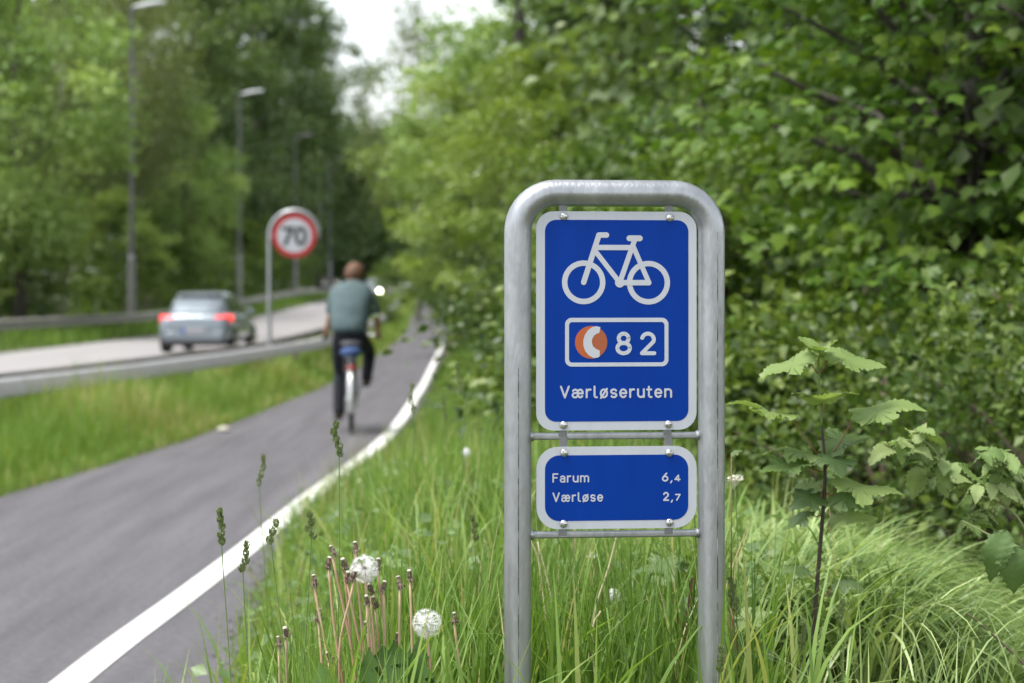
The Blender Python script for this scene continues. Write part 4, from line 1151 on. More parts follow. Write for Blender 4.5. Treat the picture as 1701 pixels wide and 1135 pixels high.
# right side of the path, nearest first
plant('maple', 2.65, 11.4, 'near maple with layered hanging leaves and a dark trunk at the right', 1.0, rz=0.4)
plant('maple', 3.7, 10.6, 'second near maple reaching in from the right edge', 1.0, rz=2.1)
plant('maple', 3.3, 14.2, 'maple boughs with bright leaves above the right corner of the sign frame', 0.9, rz=4.2)
plant('youngmaple', 1.2, 11.2, 'young maple with broad leaves right behind the sign frame', 1.05, rz=1.0)
plant('youngmaple', 1.75, 9.8, 'young maple among the dark bushes right of the sign', 0.95, rz=3.0)
plant('bush', 1.55, 9.2, 'dense leafy bush in the shade behind the sapling', 1.1, name='bush', cat='bush', tnames=('stem', 'foliage'))
plant('bush', 0.85, 11.0, 'green bush low behind the sign and its right post', 1.1, name='bush', cat='bush', tnames=('stem', 'foliage'))
plant('bush', 2.3, 8.8, 'shaded bush below the maple trunk at the right', 1.15, name='bush', cat='bush', tnames=('stem', 'foliage'))
plant('shrub', 2.0, 7.4, 'fine leaved shrub with small olive leaves at the right edge', 1.25, name='shrub', cat='shrub', tnames=('stem', 'foliage'))
plant('shrub', 1.5, 8.0, 'fine leaved shrub standing behind the raspberry branch', 1.1, name='shrub', cat='shrub', tnames=('stem', 'foliage'))
plant('hazel2', 2.3, 16.5, 'rounded mid green hazel bush behind the right post of the sign', 0.85)
plant('hazel2', 1.5, 22, 'dark green bush left of the sign at the edge of the grass', 0.62)
plant('hazel2', 1.9, 20, 'mid green hazel further back behind the sign panels', 1.0)
plant('hazel', 1.35, 26, 'bright hazel tree behind the top of the sign frame', 0.62)
plant('hazel', 1.0, 34, 'bright green leafy tree leaning over the cycle path', 0.98)
plant('hazel2', 2.9, 30, 'mid green bush further into the wood behind the sign', 0.85)
plant('hazel2', 0.75, 39, 'low dark bush hanging over the white edge line', 0.8)
plant('hazel', -0.2, 45, 'yellow green tree whose boughs hang above the path', 1.1)
plant('hazel2', -0.6, 55, 'dark green bush where the path goes into shade', 1.05)
plant('hazel', -0.7, 64, 'bright tree overhanging the path at the bend', 1.25)
plant('lush', -0.3, 82, 'large light green tree spreading over the path and the road', 0.98)
plant('lush', 1.7, 70, 'tall light green tree behind the pair of bare trunked trees', 1.2)
plant('birch', -4.2, 88, 'thin tree whose loose twigs reach into the white sky gap', 1.0)
plant('hazel2', -1.6, 74, 'dark bush at the right edge of the path where it disappears', 0.8, name='bush', cat='bush', tnames=('stem', 'foliage'))
plant('hazel2', -2.2, 88, 'dark bush closing over the far end of the cycle path', 1.0, name='bush', cat='bush', tnames=('stem', 'foliage'))
plant('hazel2', -4.75, 76, 'low bush between the pale guardrail and the far end of the path', 0.32, name='bush', cat='bush', tnames=('stem', 'foliage'))
plant('hazel2', -6.2, 104, 'bush beyond the cyclist between the road and the path end', 0.6, name='bush', cat='bush', tnames=('stem', 'foliage'))
plant('lush2', -1.5, 110, 'dark tree arching over the end of the cycle path', 0.9)
plant('lush2', 2.5, 66, 'tall green tree behind the light green roadside trees', 1.0)
plant('forest', 0.25, 47, 'tall bare trunked forest tree above the hazels, left one of a pair', 1.0)
plant('forest', 1.15, 49, 'tall bare trunked forest tree above the hazels, right one of a pair', 1.05)
plant('slant', 2.0, 28, 'dark slanting trunk of a forest tree above the sign', 1.0)
plant('bush', 0.30, 36, 'dark low bush added as shade under the bright tree leaning over the path', 1.7, name='bush', cat='bush', tnames=('stem', 'foliage'))  # this and the following dark bushes are added as shade under the hazels
plant('bush', 0.75, 30, 'dark low bush added for shade just left of the sign post at the wood edge', 1.5, name='bush', cat='bush', tnames=('stem', 'foliage'))
plant('bush', -0.15, 44, 'dark low bush added for shade beside the far white edge line', 1.9, name='bush', cat='bush', tnames=('stem', 'foliage'))
for x, y, s in ((4.0, 40, 1.0), (5.5, 52, 1.1), (3.4, 57, 1.0), (7.5, 36, 1.0), (5.2, 24, 0.9), (8, 60, 1.1), (4.2, 74, 1.1), (9, 46, 1.0)):
    plant('forest', x, y, 'tall olive green forest tree deep in the wood behind the sign', s, group='forest trees deep in the wood')
for x, y, s in ((5.2, 15, .55), (7.5, 22, .6), (10, 30, .7), (6, 19, .5), (12, 40, .8), (4.4, 11.5, .45), (4.3, 17, .5), (3.9, 22, .55), (6.2, 27, .6), (3.3, 26.5, .5)):
    plant('beech', x, y, 'dark leafy tree in the shade of the wood at the right', s, group='dark trees in the wood at the right')

# the far-off wood behind the countable trees, on both sides: leaf masses nobody could count
def woodland(name, label, n, nl, fx, y0, y1, zmax, ls, cs, m, seed):
    rng = np.random.default_rng(seed)
    Y = rng.uniform(y0, y1, n); X = fx(Y, rng.uniform(0, 1, n)); Z = terrain(X, Y) + rng.uniform(0.1, 1, n) ** 1.0 * zmax
    own = np.repeat(np.arange(n), nl); k = n * nl
    g_ = rng.normal(0, 0.5, (k, 3)); g_[:, 2] *= 0.55
    Pn = np.stack([X, Y, Z], -1)[own] + g_ * cs
    V, F = leaf_cloud(Pn, rng.normal(0, 1, (k, 3)) - [0, 0, 0.3], rng.normal(0, 0.5, (k, 3)) + [0, 0, 0.9], ls * rng.uniform(0.6, 1.3, k), T_LEAF, F_LEAF)
    tn = np.clip(rng.normal(0.42, 0.15, k) + np.repeat(rng.normal(0, 0.27, n), nl), 0, 1)
    o = link_mesh(name, np_mesh(name, V, F, np.repeat(tn, 4)), m)
    tag(o, label, 'wood', kind='stuff')
woodland('woodland', 'dense dark wood behind the trees beyond the road', 900, 60, lambda Y, u: -23 - 16 * u - 0.05 * (Y - 60), 56, 190, 15, 0.55, 2.0, L_dark, 21)
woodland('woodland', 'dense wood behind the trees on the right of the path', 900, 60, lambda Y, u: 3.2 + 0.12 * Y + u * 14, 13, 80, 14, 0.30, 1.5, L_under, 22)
woodland('woodland', 'dark wood closing the far bend of the road', 520, 80, lambda Y, u: -34 + 44 * u, 208, 245, 18.5, 0.95, 3.6, L_dark, 25)
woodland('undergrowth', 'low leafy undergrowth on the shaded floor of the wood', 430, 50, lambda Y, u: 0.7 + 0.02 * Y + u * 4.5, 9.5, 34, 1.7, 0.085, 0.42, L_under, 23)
woodland('undergrowth', 'low leafy undergrowth behind the far guardrail', 420, 45, lambda Y, u: far_x(Y) - 3.2 - u * 6, 56, 170, 3.2, 0.26, 0.9, L_mid, 24)

# ------------------------------------------------------------------ plants in the near verge
M_pink = mat('dandelion stalk', (0.46, 0.25, 0.17), 0.5, col2=(0.46, 0.38, 0.22), scale=9, c2pos=(0.35, 0.65))
M_spent = mat('spent flower head', (0.17, 0.125, 0.095), 0.9, var=0.4, scale=120)
M_recept = mat('pale seed disc', (0.55, 0.50, 0.42), 0.8)
M_pappus = mat('dandelion down', (0.80, 0.80, 0.78), 0.9, spec=0.1)
M_stemg = mat('green stem', (0.12, 0.20, 0.05), 0.5, var=0.15, scale=30)
M_stemr = mat('red leaf stalk', (0.22, 0.085, 0.05), 0.5, var=0.2, scale=30)
M_stemd = mat('dark sapling stem', (0.045, 0.032, 0.022), 0.6, var=0.35, scale=40)
M_straw = mat('dry straw', (0.55, 0.46, 0.30), 0.7, var=0.15, scale=20)
L_spike = leaf_mat('grass seed head', [(0, (0.12, 0.17, 0.06)), (1, (0.28, 0.34, 0.15))], trans=0.2)

def root_at(px, Y):
    X = (px - CX) * Y / FPX
    return Vector((X, Y, float(terrain(X, Y))))
def rel(pts, o): return [Vector(p) - o for p in pts]

def down_head(parent, c, r, rng):
    n = 150
    d = nrm(rng.normal(0, 1, (n, 3)))
    mb = MB()
    vs, fs = [], []
    for i in range(n):
        di = Vector(d[i]); s = di.orthogonal().normalized(); u = di.cross(s)
        tip = c + di * r * rng.uniform(.80, .90); b0 = c + di * r * 0.16
        k = len(vs); vs += [b0 + s * .00025, b0 - s * .00025, tip - s * .0002, tip + s * .0002]; fs.append((k, k + 1, k + 2, k + 3))
        for q in range(11):
            a = 2 * math.pi * q / 11 + i
            e = tip + (s * math.cos(a) + u * math.sin(a)) * r * .30 + di * r * rng.uniform(.08, .2)
            w_ = (e - tip).cross(di).normalized() * .00036
            k = len(vs); vs += [tip + w_, tip - w_, e]; fs.append((k, k + 1, k + 2))
    mb.add(vs, fs)
    o = mb.build('seed_head', M_pappus, parent)
    MB().lathe([(r * .06, -r * .2), (r * .2, -r * .1), (r * .2, r * .08), (r * .08, r * .17)], 10, None, c).build('receptacle', M_spent, o, smooth=True)

def clock(px, py, Y, bpx, r, label, seed, group=None):
    rng = np.random.default_rng(seed)
    o = root_at(bpx, Y); t = empty('dandelion_clock', o); tag(t, label, 'dandelion', group)
    c = P(px, py, Y) - o
    mid = c * 0.55 + Vector((0.012, 0, 0))
    MB().tube(bez([Vector((0, 0, -.02)), mid, c - Vector((0, 0, r * .15))], 5), [.0028] * 11, 7).build('stem', M_pink, t, smooth=True)
    down_head(t, c, r, rng)
clock(605, 945, 3.60, 618, .0265, 'upper white dandelion clock above the bunch of spent pink stalks', 1)
clock(709, 1036, 3.58, 704, .0265, 'lower white dandelion clock standing alone nearer the sign post', 2)
for i, (px, py, Y, bp) in enumerate(((774, 752, 7.2, 776), (757, 776, 8.5, 757), (1019, 990, 4.6, 1015))):
    clock(px, py, Y, bp, .017, 'small blurred dandelion clock deeper in the verge grass', 20 + i, 'dandelion clocks deeper in the grass')

def spent(px, py, Y, bpx, label, seed, bend=0.0):
    rng = np.random.default_rng(seed)
    o = root_at(bpx, Y); t = empty('spent_dandelion', o); tag(t, label, 'dandelion', 'spent dandelion stalks')
    c = P(px, py, Y) - o
    mid = c * rng.uniform(.4, .65) + Vector((bend + rng.normal(0, .010), rng.normal(0, .012), .01))
    pts = bez([Vector((0, 0, -.02)), mid, c - Vector((0, 0, .012))], 6)
    st = MB().tube(pts, [.0029 - .0008 * i / len(pts) for i in range(len(pts))], 7).build('stem', M_pink, t, smooth=True)
    ax = (pts[-1] - pts[-2]).normalized()
    m3 = ax.to_track_quat('Z', 'Y').to_matrix()
    ax = (ax + Vector(rng.normal(0, .22, 3))).normalized()
    m3 = ax.to_track_quat('Z', 'Y').to_matrix()
    k_ = rng.uniform(.75, 1.1)
    mb = MB().lathe([(.0026 * k_, -.010 * k_), (.0046 * k_, -.004), (.0022 * k_, .004), (.0028 * k_, .010 * k_)], 9, m3, c)
    vs, fs = [], []
    for q in range(20):
        a = 2 * math.pi * q / 20 + rng.uniform(-.25, .25)
        d = m3 @ Vector((math.cos(a), math.sin(a), 0)); s_ = m3 @ Vector((-math.sin(a), math.cos(a), 0)) * rng.uniform(.0008, .0019)
        if q % 2: p0, p1, p2 = c - ax * .008 + d * .003, c + ax * .002 + d * rng.uniform(.004, .0068) * k_, c + ax * rng.uniform(.006, .016) * k_ + d * rng.uniform(.001, .0075)
        else: p0, p1, p2 = c - ax * .004 + d * .004, c - ax * .006 + d * rng.uniform(.006, .009), c - ax * rng.uniform(.010, .019) + d * rng.uniform(.004, .009)
        k = len(vs); vs += [p0 + s_ * .7, p0 - s_ * .7, p1 - s_, p1 + s_, p2]; fs += [(k, k + 1, k + 2, k + 3), (k + 3, k + 2, k + 4)]
    mb.add(vs, fs)
    h_ = mb.build('flower_head', M_spent, t, smooth=False)
    MB().lathe([(.0042 * k_, 0), (.0044 * k_, .0016), (.002, .003)], 9, m3, c + ax * .010 * k_).build('seed_disc', M_recept, h_, smooth=True)
for i, (px, py, bpx, dy, lab) in enumerate((
    (552.5, 915, 628, 0, 'tallest spent dandelion head at the top left of the pinkish bunch'),
    (546, 936, 622, .01, 'spent dandelion head just below the tallest one of the bunch'),
    (590.6, 910, 600, .03, 'spent dandelion head right above the upper white clock'),
    (572, 938, 634, .02, 'spent dandelion head just left of the upper white clock'),
    (577, 960, 640, -.01, 'spent dandelion head below left of the upper white clock'),
    (587, 957, 612, -.02, 'brown spent dandelion head overlapping the lower edge of the upper clock'),
    (628, 938, 633, .03, 'spent dandelion head touching the right side of the upper white clock'),
    (637, 975, 654, 0, 'spent dandelion head on a straight stalk right of the upper clock'),
    (616, 979, 626, .03, 'dark spent dandelion head below the upper white clock'),
    (609, 997, 604, -.03, 'pale tufted spent dandelion head in the middle of the bunch'),
    (623, 1001, 648, .02, 'small spent dandelion head right of the pale tufted one'),
    (664, 969, 667, .02, 'lone spent dandelion stalk halfway between the two white clocks'),
    (681, 957, 712, .0, 'spent dandelion head leaning left above the lower white clock'),
    (522, 965, 560, .02, 'spent dandelion on a curved brown stalk left of the bunch'),
    (529, 1023, 540, .03, 'low spent dandelion head left of the pinkish bunch'),
    (547, 1091, 556, -.02, 'lowest spent dandelion head near the bottom edge'),
    (611, 1041, 612, .04, 'half hidden spent dandelion head low inside the bunch'),
    (661, 1061, 668, .03, 'short spent dandelion head left below the lower white clock'),
    (755, 1027, 751, .0, 'spent dandelion on a reddish stalk between lower clock and sign post'),
    (475, 1051, 482, -.02, 'right head of the two short spent dandelions at the path edge'),
    (463, 1067, 476, -.03, 'left head of the two short spent dandelions at the path edge'))):
    spent(px, py, 3.60 + dy, bpx, lab, 50 + i, bend=(-.006 if i % 2 else .008))

def toothed(y, wmax, teeth=8, amp=.12):
    return wmax * math.sin(math.pi * min(1, y) ** .72) ** .95 * (1 + amp * (((y * teeth) % 1) - .5))
def blade_template(wf, n=26, m=4, pleat=.0, curl=.2, fold=.2, veins=9):
    V, F = [], []
    for i in range(n + 1):
        y = i / n
        w_ = wf(y)
        for j in range(-m, m + 1):
            u = j / m
            x = w_ * u
            V.append((x, y, fold * abs(x) - curl * y * y + pleat * abs(u) * math.sin(veins * 2 * math.pi * (y - .35 * abs(u)))))
    q = 2 * m + 1
    for i in range(n):
        F += [(i * q + j, i * q + j + 1, (i + 1) * q + j + 1, (i + 1) * q + j) for j in range(q - 1)]
    return np.array(V), np.array(F)
T_RASP, F_RASP = blade_template(lambda y: toothed(y, .31, 8, .34), pleat=.034, curl=.30, fold=.25, veins=7)
T_DAND, F_DAND = blade_template(lambda y: (.05 + .15 * y) * (1 if y < .62 else max(.02, ((1 - y) / .38) ** .8)) * (.55 + .8 * (1 - (y * 9) % 1)), n=63, m=2, curl=.35, fold=.45)

def leaf_obj(name, parent, o, base, tip, nhint, m, T, F, tint, width=1.0, rng=None):
    base, tip = Vector(base), Vector(tip)
    d = tip - base; L = d.length
    TT = T.copy(); TT[:, 0] *= width
    if rng is not None: TT[:, 2] += 0.075 * np.sin(TT[:, 0] * 5 + rng.uniform(0, 6)) + 0.05 * np.sin(TT[:, 1] * 6 + rng.uniform(0, 6))
    V, FF = leaf_cloud(np.array([base - o]), np.array([d]), np.array([nhint], float), np.array([L]), TT, F)
    return link_mesh(name, np_mesh(name, V, FF, np.full(len(V), tint), smooth=True), m, parent)

def c7(x, y): return 1180 + x / 2.9866, 520 + y / 2.9866
def sapling():
    Y = 4.2
    o = root_at(1338, Y); t = empty('sycamore_sapling', o)
    tag(t, 'tall sycamore sapling with a thin dark stem standing right of the sign', 'sapling')
    rng = np.random.default_rng(3)
    sp = [P(1338, 1330, Y), P(1346, 1135, Y), P(1355, 1000, Y), P(*c7(565, 900), Y), P(*c7(566, 720), Y), P(*c7(553, 560), Y)]
    MB().tube(bez(rel(sp, o), 5), [.0058 - .00012 * i for i in range(26)], 8).build('stem', M_stemd, t, smooth=True)
    sp2 = [P(*c7(553, 562), Y), P(*c7(543, 400), Y), P(*c7(538, 300), Y), P(*c7(538, 175), Y)]
    MB().tube(bez(rel(sp2, o), 5), [.0030 - .0001 * i for i in range(16)], 8).build('green_shoot', M_stemg, t, smooth=True)
    # node on the stem, leaf base, leaf tip (crop pixels), depth of the tip relative to the base, normal, tint
    for node, b, e, dy, nv, tint, wd in (
        ((538, 178), (537, 172), (440, 128), -.05, (.15, -.45, .9), .75, .75),
        ((538, 178), (538, 172), (578, 150), -.07, (-.2, -.5, .9), .70, .75),
        ((534, 302), (490, 214), (252, 318), -.02, (-.35, -.12, .9), .80, .8),
        ((546, 302), (585, 212), (856, 258), -.02, (.25, -.18, .9), .80, .8),
        ((555, 570), (555, 436), (590, 372), -.09, (0, -.62, .85), .95, 1.15),
        ((553, 722), (402, 520), (94, 445), -.01, (.05, -.10, 1), .85, .8),
        ((592, 722), (718, 502), (1048, 464), -.01, (-.05, -.10, 1), .78, .8),
        ((570, 690), (585, 668), (775, 574), .05, (-.2, -.35, .9), .35, .8),
        ((560, 705), (545, 716), (272, 690), .05, (0, -.12, 1), .80, .7),
        ((556, 790), (468, 736), (252, 768), -.04, (-.1, -.4, .9), .30, .8),
        ((566, 790), (600, 700), (650, 800), -.06, (.1, -.85, .5), .25, 1.05),
        ((572, 905), (622, 848), (934, 905), -.02, (.2, -.25, 1), .90, .8),
        ((560, 900), (548, 850), (370, 880), .05, (-.1, -.3, 1), .85, .8),
        ((572, 960), (610, 895), (780, 955), -.04, (.1, -.7, .7), .22, .85),
        ((560, 960), (545, 900), (400, 960), -.04, (-.1, -.6, .8), .18, .75),
        ((560, 1000), (490, 995), (362, 1078), -.03, (-.3, -.4, .8), .30, .7),
        ((572, 1100), (590, 1042), (805, 988), -.03, (.1, -.4, .9), .95, .75),
        ((545, 1330), (470, 1270), (350, 1290), -.03, (-.1, -.4, .9), .4, .8),
        ((545, 1420), (620, 1340), (760, 1370), -.03, (.1, -.5, .9), .3, .8)):
        B, E = P(*c7(*b), Y), P(*c7(*e), Y + dy)
        lf = leaf_obj('leaf', t, o, B, E, nv, L_sap, T_MAP, F_MAP, tint, wd, rng)
        n_ = P(*c7(*node), Y)
        if (n_ - B).length > .012:
            MB().tube(rel([n_, n_.lerp(B, .5) + Vector((0, 0, -.006)), B], o), [.0016, .0013, .0011], 6).build('leaf_stalk', M_stemr, lf, smooth=True)
sapling()

def seedling(name, label, stem, leaves, Y, seed):
    o = root_at(stem[0][0], Y); t = empty(name, o); tag(t, label, 'sapling')
    rng = np.random.default_rng(seed)
    pts = [o] + [P(*q, Y) for q in stem[1:]]
    MB().tube(bez(rel(pts, o), 5), .0028, 7).build('stem', M_stemr, t, smooth=True)
    for b, e, dy, nv, tint in leaves:
        B, E = P(*b, Y), P(*e, Y + dy)
        lf = leaf_obj('leaf', t, o, B, E, nv, L_sap, T_MAP, F_MAP, tint, .9, rng)
        near = min(bez(pts, 6), key=lambda p: (p - B - Vector((0, 0, -.06))).length)
        MB().tube(rel([near, B], o), [.0014, .001], 6).build('leaf_stalk', M_stemr, lf, smooth=True)
seedling('sycamore_seedling', 'small sycamore seedling with grey green leaves between the sign posts', [(1143, 1300), (1143, 1200), (1135, 1080), (1150, 960)],
         [((1133, 935), (1058, 948), -.03, (0, -.5, .9), .30), ((1135, 925), (1150, 915), -.06, (.1, -.5, .9), .35), ((1092, 1066), (1038, 1088), -.03, (-.1, -.4, .9), .35), ((1100, 1105), (1160, 1112), -.04, (.05, -.4, .9), .40), ((1120, 1010), (1078, 1030), .04, (-.2, -.5, .8), .25), ((1140, 1085), (1165, 1052), .05, (.2, -.6, .7), .22), ((1105, 1105), (1064, 1115), -.04, (0, -.3, .9), .45)], 4.25, 6)
seedling('sycamore_seedling', 'leafy seedling with a broad grey green leaf right of the right post', [(1228, 1290), (1226, 1130), (1215, 1010)],
         [((1228, 1072), (1282, 1085), -.04, (.2, -.75, .6), .18), ((1222, 1040), (1278, 1012), .0, (.1, -.35, .9), .85), ((1215, 755), (1232, 748), 0, (0, -.3, .9), .35), ((1216, 1005), (1204, 980), 0, (-.2, -.5, .9), .4)], 4.0, 7)

def raspberry():
    Y = 4.3
    o = root_at(1760, Y); t = empty('raspberry_bush', o)
    tag(t, 'raspberry cane with crinkled pale green leaves and green berries arching in from the right', 'bush')
    rng = np.random.default_rng(9)
    canes = [[o, P(1745, 1010, Y), P(*c7(1556, 1065), Y), P(*c7(1420, 935), Y), P(*c7(1240, 880), Y), P(*c7(1110, 790), Y), P(*c7(960, 720), Y), P(*c7(860, 640), Y)],
             [o, P(1765, 960, Y + .05), P(1720, 860, Y + .05), P(*c7(1440, 880), Y + .03), P(*c7(1200, 775), Y + .02), P(*c7(1090, 660), Y), P(*c7(1010, 600), Y)],
             [o, P(1740, 900, Y - .05), P(1700, 800, Y - .05), P(*c7(1450, 760), Y - .03), P(*c7(1390, 690), Y - .03)],
             [o, P(1730, 1000, Y - .1), P(1705, 920, Y - .1), P(*c7(1400, 1110), Y - .08), P(*c7(1250, 1030), Y - .06)]]
    M_cane = mat('raspberry cane', (0.23, 0.26, 0.11), 0.6, var=0.2, scale=30)
    for c in canes:
        q = bez(rel(c, o), 4); MB().tube(q, [.0032 - .0018 * i / len(q) for i in range(len(q))], 7).build('cane', M_cane, t, smooth=True)
    spots = [(880, 650, 60), (850, 690, 200), (950, 610, 100), (1040, 590, 80), (1090, 580, 10), (1120, 620, 330), (960, 690, 210), (1010, 690, 300), (1020, 830, 260), (1080, 755, 200), (1150, 720, 10), (1160, 800, 300), (1030, 770, 160), (1240, 820, 30), (1300, 790, 340), (1260, 900, 220), (1200, 880, 200),
             (1370, 685, 170), (1430, 690, 10), (1400, 735, 190), (1510, 730, 15), (1540, 770, 340), (1430, 850, 290), (1480, 880, 330), (1360, 850, 190), (1390, 790, 150), (1530, 890, 350), (1330, 860, 215), (1260, 1030, 190), (1330, 1050, 240), (1370, 1020, 20), (1500, 985, 5), (1540, 1010, 330), (1300, 1090, 230), (1520, 1110, 200), (1550, 830, 20), (1480, 1130, 280)]
    nodes = [p for c in canes for p in bez(c, 8)]
    for i, (x, y, a) in enumerate(spots[:31]):
        dy = rng.uniform(-.05, .05)
        L = rng.uniform(.054, .076)
        C = P(*c7(x, y), Y + dy)
        d = Vector((math.cos(R(a)), rng.uniform(-.7, .2), math.sin(R(a)) * .6 - .12)).normalized()
        nv = Vector((rng.normal(0, .25), -.14 + rng.normal(0, .16), 1)).normalized()
        sd = d.cross(nv).normalized()
        B = C - d * L / 2
        tt = float(np.clip(rng.normal(.68, .2), 0, 1))
        nd = min(nodes, key=lambda p: (p - B).length)
        for j, (dd, ll, bb) in enumerate(((d, 1.0, B), (d * .45 + sd, .78, B - d * .01), (d * .45 - sd, .78, B - d * .01))):
            if i % 4 == 0 and j == 2: continue
            lf = leaf_obj('leaf', t, o, bb, bb + (dd.normalized() + Vector((0, 0, rng.uniform(-.3, .05)))) * L * ll, nv, L_rasp, T_RASP, F_RASP, float(np.clip(tt + rng.normal(0, .12), 0, 1)), rng.uniform(.9, 1.1), rng)
            if j == 0: MB().tube(rel([nd, nd.lerp(B, .5) + Vector((0, 0, -.006)), B], o), .001, 5).build('leaf_stalk', M_cane, lf, smooth=True)
    lf = leaf_obj('leaf', t, o, P(1680, 905, Y - .15), P(1692, 985, Y - .17), (.1, -.9, .35), L_rasp, T_RASP, F_RASP, .12, 1.25, rng); lf['label'] = 'dark pleated lower leaf'
    lf = leaf_obj('leaf', t, o, P(1672, 880, Y - .15), P(1640, 965, Y - .16), (-.3, -.85, .4), L_rasp, T_RASP, F_RASP, .2, .9, rng); lf['label'] = 'dark folded lower leaf'
    mb_ = None
    for x, y in ((925, 745), (915, 770), (1100, 850), (1340, 930), (1310, 960), (1300, 970), (1390, 950), (1400, 985), (1420, 1000), (1505, 935), (1480, 945), (1290, 1110), (1335, 1115)):
        c = P(*c7(x, y), Y - .01) - o
        b = MB().lathe([(.0005, -.004), (.0028, -.002), (.0034, .001), (.0022, .004), (.0006, .0055)], 7, None, c).build('green_berry', M_cane, t, smooth=True)
        nd = min(nodes, key=lambda p: (p - o - c).length)
        MB().tube([c + Vector((0, 0, .004)), c.lerp(nd - o, .5) + Vector((0, 0, .012)), nd - o], .0007, 5).build('berry_stalk', M_cane, b, smooth=True)
raspberry()

def twig():
    Y = 3.95
    o = root_at(1790, Y); t = empty('bramble_twig', o); tag(t, 'thin brown thorny twig poking in at the lower right corner', 'twig')
    pts = bez(rel([o, P(1760, 1180, Y), P(1701, 1105, Y), P(1655, 1060, Y), P(1607, 1019, Y)], o), 6)
    MB().tube(pts, [.0035 - .002 * i / len(pts) for i in range(len(pts))], 7).build('stem', M_twig, t, smooth=True)
    rng = np.random.default_rng(4)
    for i in range(6):
        p = pts[-3 - i * 2]; e = p + Vector((rng.uniform(-.02, .01), rng.uniform(-.02, .0), rng.uniform(-.03, .01)))
        leaf_obj('leaf', t, Vector((0, 0, 0)), p, e + Vector((0, 0, -.012)), (rng.normal(0, .4), -.5, .8), L_rasp, T_RASP, F_RASP, .5, .9, rng)
twig()

def cocksfoot(px, py, Y, bpx, ln, label, seed, tilt=0.0, lobes=4, mid=None):
    """flowering grass: a thin stem and a clumpy one-sided seed head; (px, py) is the tip"""
    rng = np.random.default_rng(seed)
    o = root_at(bpx, Y); t = empty('cocksfoot_grass', o); tag(t, label, 'grass stalk', 'flowering grass stalks')
    tip = P(px, py, Y) - o
    neck = tip + Vector((math.sin(tilt) * ln, 0, -math.cos(tilt) * ln))
    m_ = neck * .55 + Vector((.006, 0, 0)) if mid is None else P(*mid, Y) - o
    q = bez([Vector((0, 0, -.02)), m_, neck, tip], 6)
    MB().tube(q, [.0014] * 7 + [.0011] * 6 + [.0007] * (len(q) - 13), 6).build('stem', M_stemg, t, smooth=True)
    C, D = [], []
    for i in range(lobes):
        f = i / max(1, lobes - 1)
        c = neck.lerp(tip, .05 + .85 * f) + Vector((rng.uniform(-.004, .004), rng.uniform(-.003, .003), 0))
        r = .0075 * (1 - .4 * f) if i else .006
        for _ in range(60):
            v = Vector(nrm(rng.normal(0, 1, 3)))
            C.append(c + Vector((v.x * r * .75, v.y * r * .75, v.z * ln * .55 / lobes))); D.append(Vector((v.x * .5, v.y * .5, 1)))
    n = len(C)
    V, F = leaf_cloud(np.array(C), np.array(D), rng.normal(0, 1, (n, 3)), rng.uniform(.0045, .008, n), T_LEAF * np.array([.8, 1, 1]), F_LEAF)
    link_mesh('seed_head', np_mesh('seed_head', V, F, np.repeat(np.clip(rng.normal(.5, .25, n), 0, 1), 4)), L_spike, t)
for args in ((368, 848, 3.62, 395, .062, 'tall flowering grass stalk standing alone over the white edge line', 1, .0, 5),
             (408, 904, 3.66, 418, .050, 'slim drooping flowering grass stalk beside the white line', 2, -.1, 4),
             (463, 868, 3.70, 500, .040, 'flowering grass stalk bending left at the edge of the asphalt', 3, -.35, 3),
             (513, 855, 3.68, 470, .045, 'dark flowering grass stalk leaning right above the path edge', 4, .1, 4),
             (555, 704, 3.64, 548, .060, 'tallest flowering grass stalk reaching up in front of the cycle path', 5, .15, 5),
             (682, 640, 5.6, 676, .075, 'blurred flowering grass stalk in front of the far edge line', 6, .1, 4),
             (760, 605, 5.3, 748, .090, 'blurred pale flowering grass stalk left of the sign post', 7, .2, 5),
             (440, 760, 5.0, 452, .07, 'faint blurred grass stalk in front of the asphalt path', 8, -.2, 4),
             (1216, 962, 3.75, 1222, .060, 'flowering grass stalk close to the right edge of the right post', 9, .05, 5),
             (1398, 1000, 4.0, 1395, .05, 'flowering grass stalk just right of the sapling stem', 10, -.1, 4),
             (1332, 1035, 3.9, 1330, .06, 'flowering grass stalk just left of the sapling stem', 11, .05, 5),
             (1196, 1078, 3.45, 1194, .040, 'short flowering grass stalk in front of the right post', 12, .05, 4),
             (735, 655, 6.5, 735, .08, 'blurred grass stalk standing by the mown edge of the verge', 13, .1, 4),
             (785, 860, 4.4, 780, .05, 'thin flowering grass stalk just left of the left post', 14, .1, 4)):
    cocksfoot(*args)

def straw(pts, Y, label):
    o = root_at(pts[0][0], Y); t = empty('dry_straw', o); tag(t, label, 'straw')
    p = [o] + [P(*q, Y) for q in pts[1:]]
    q = bez(rel(p, o), 5)
    MB().tube(q, [.0030 - .0014 * i / len(q) for i in range(len(q))], 6).build('stalk', M_straw, t, smooth=True)
straw([(955, 1300), (978, 1100), (990, 1010), (1012, 940), (1032, 860)], 4.15, 'long pale dry straw curving up to the lower crossbar')
straw([(1000, 1280), (985, 1060), (998, 1015)], 4.12, 'short pale dry straw crossing the long one between the posts')
straw([(925, 1300), (912, 1080), (896, 940), (880, 896)], 4.3, 'pale dry straw leaning against the left post')
straw([(935, 1300), (918, 1010), (893, 900)], 4.4, 'dull dry straw just right of the left post')
straw([(955, 1300), (952, 1060), (955, 900), (952, 850)], 4.7, 'upright brownish straw between the left post and the long straw')

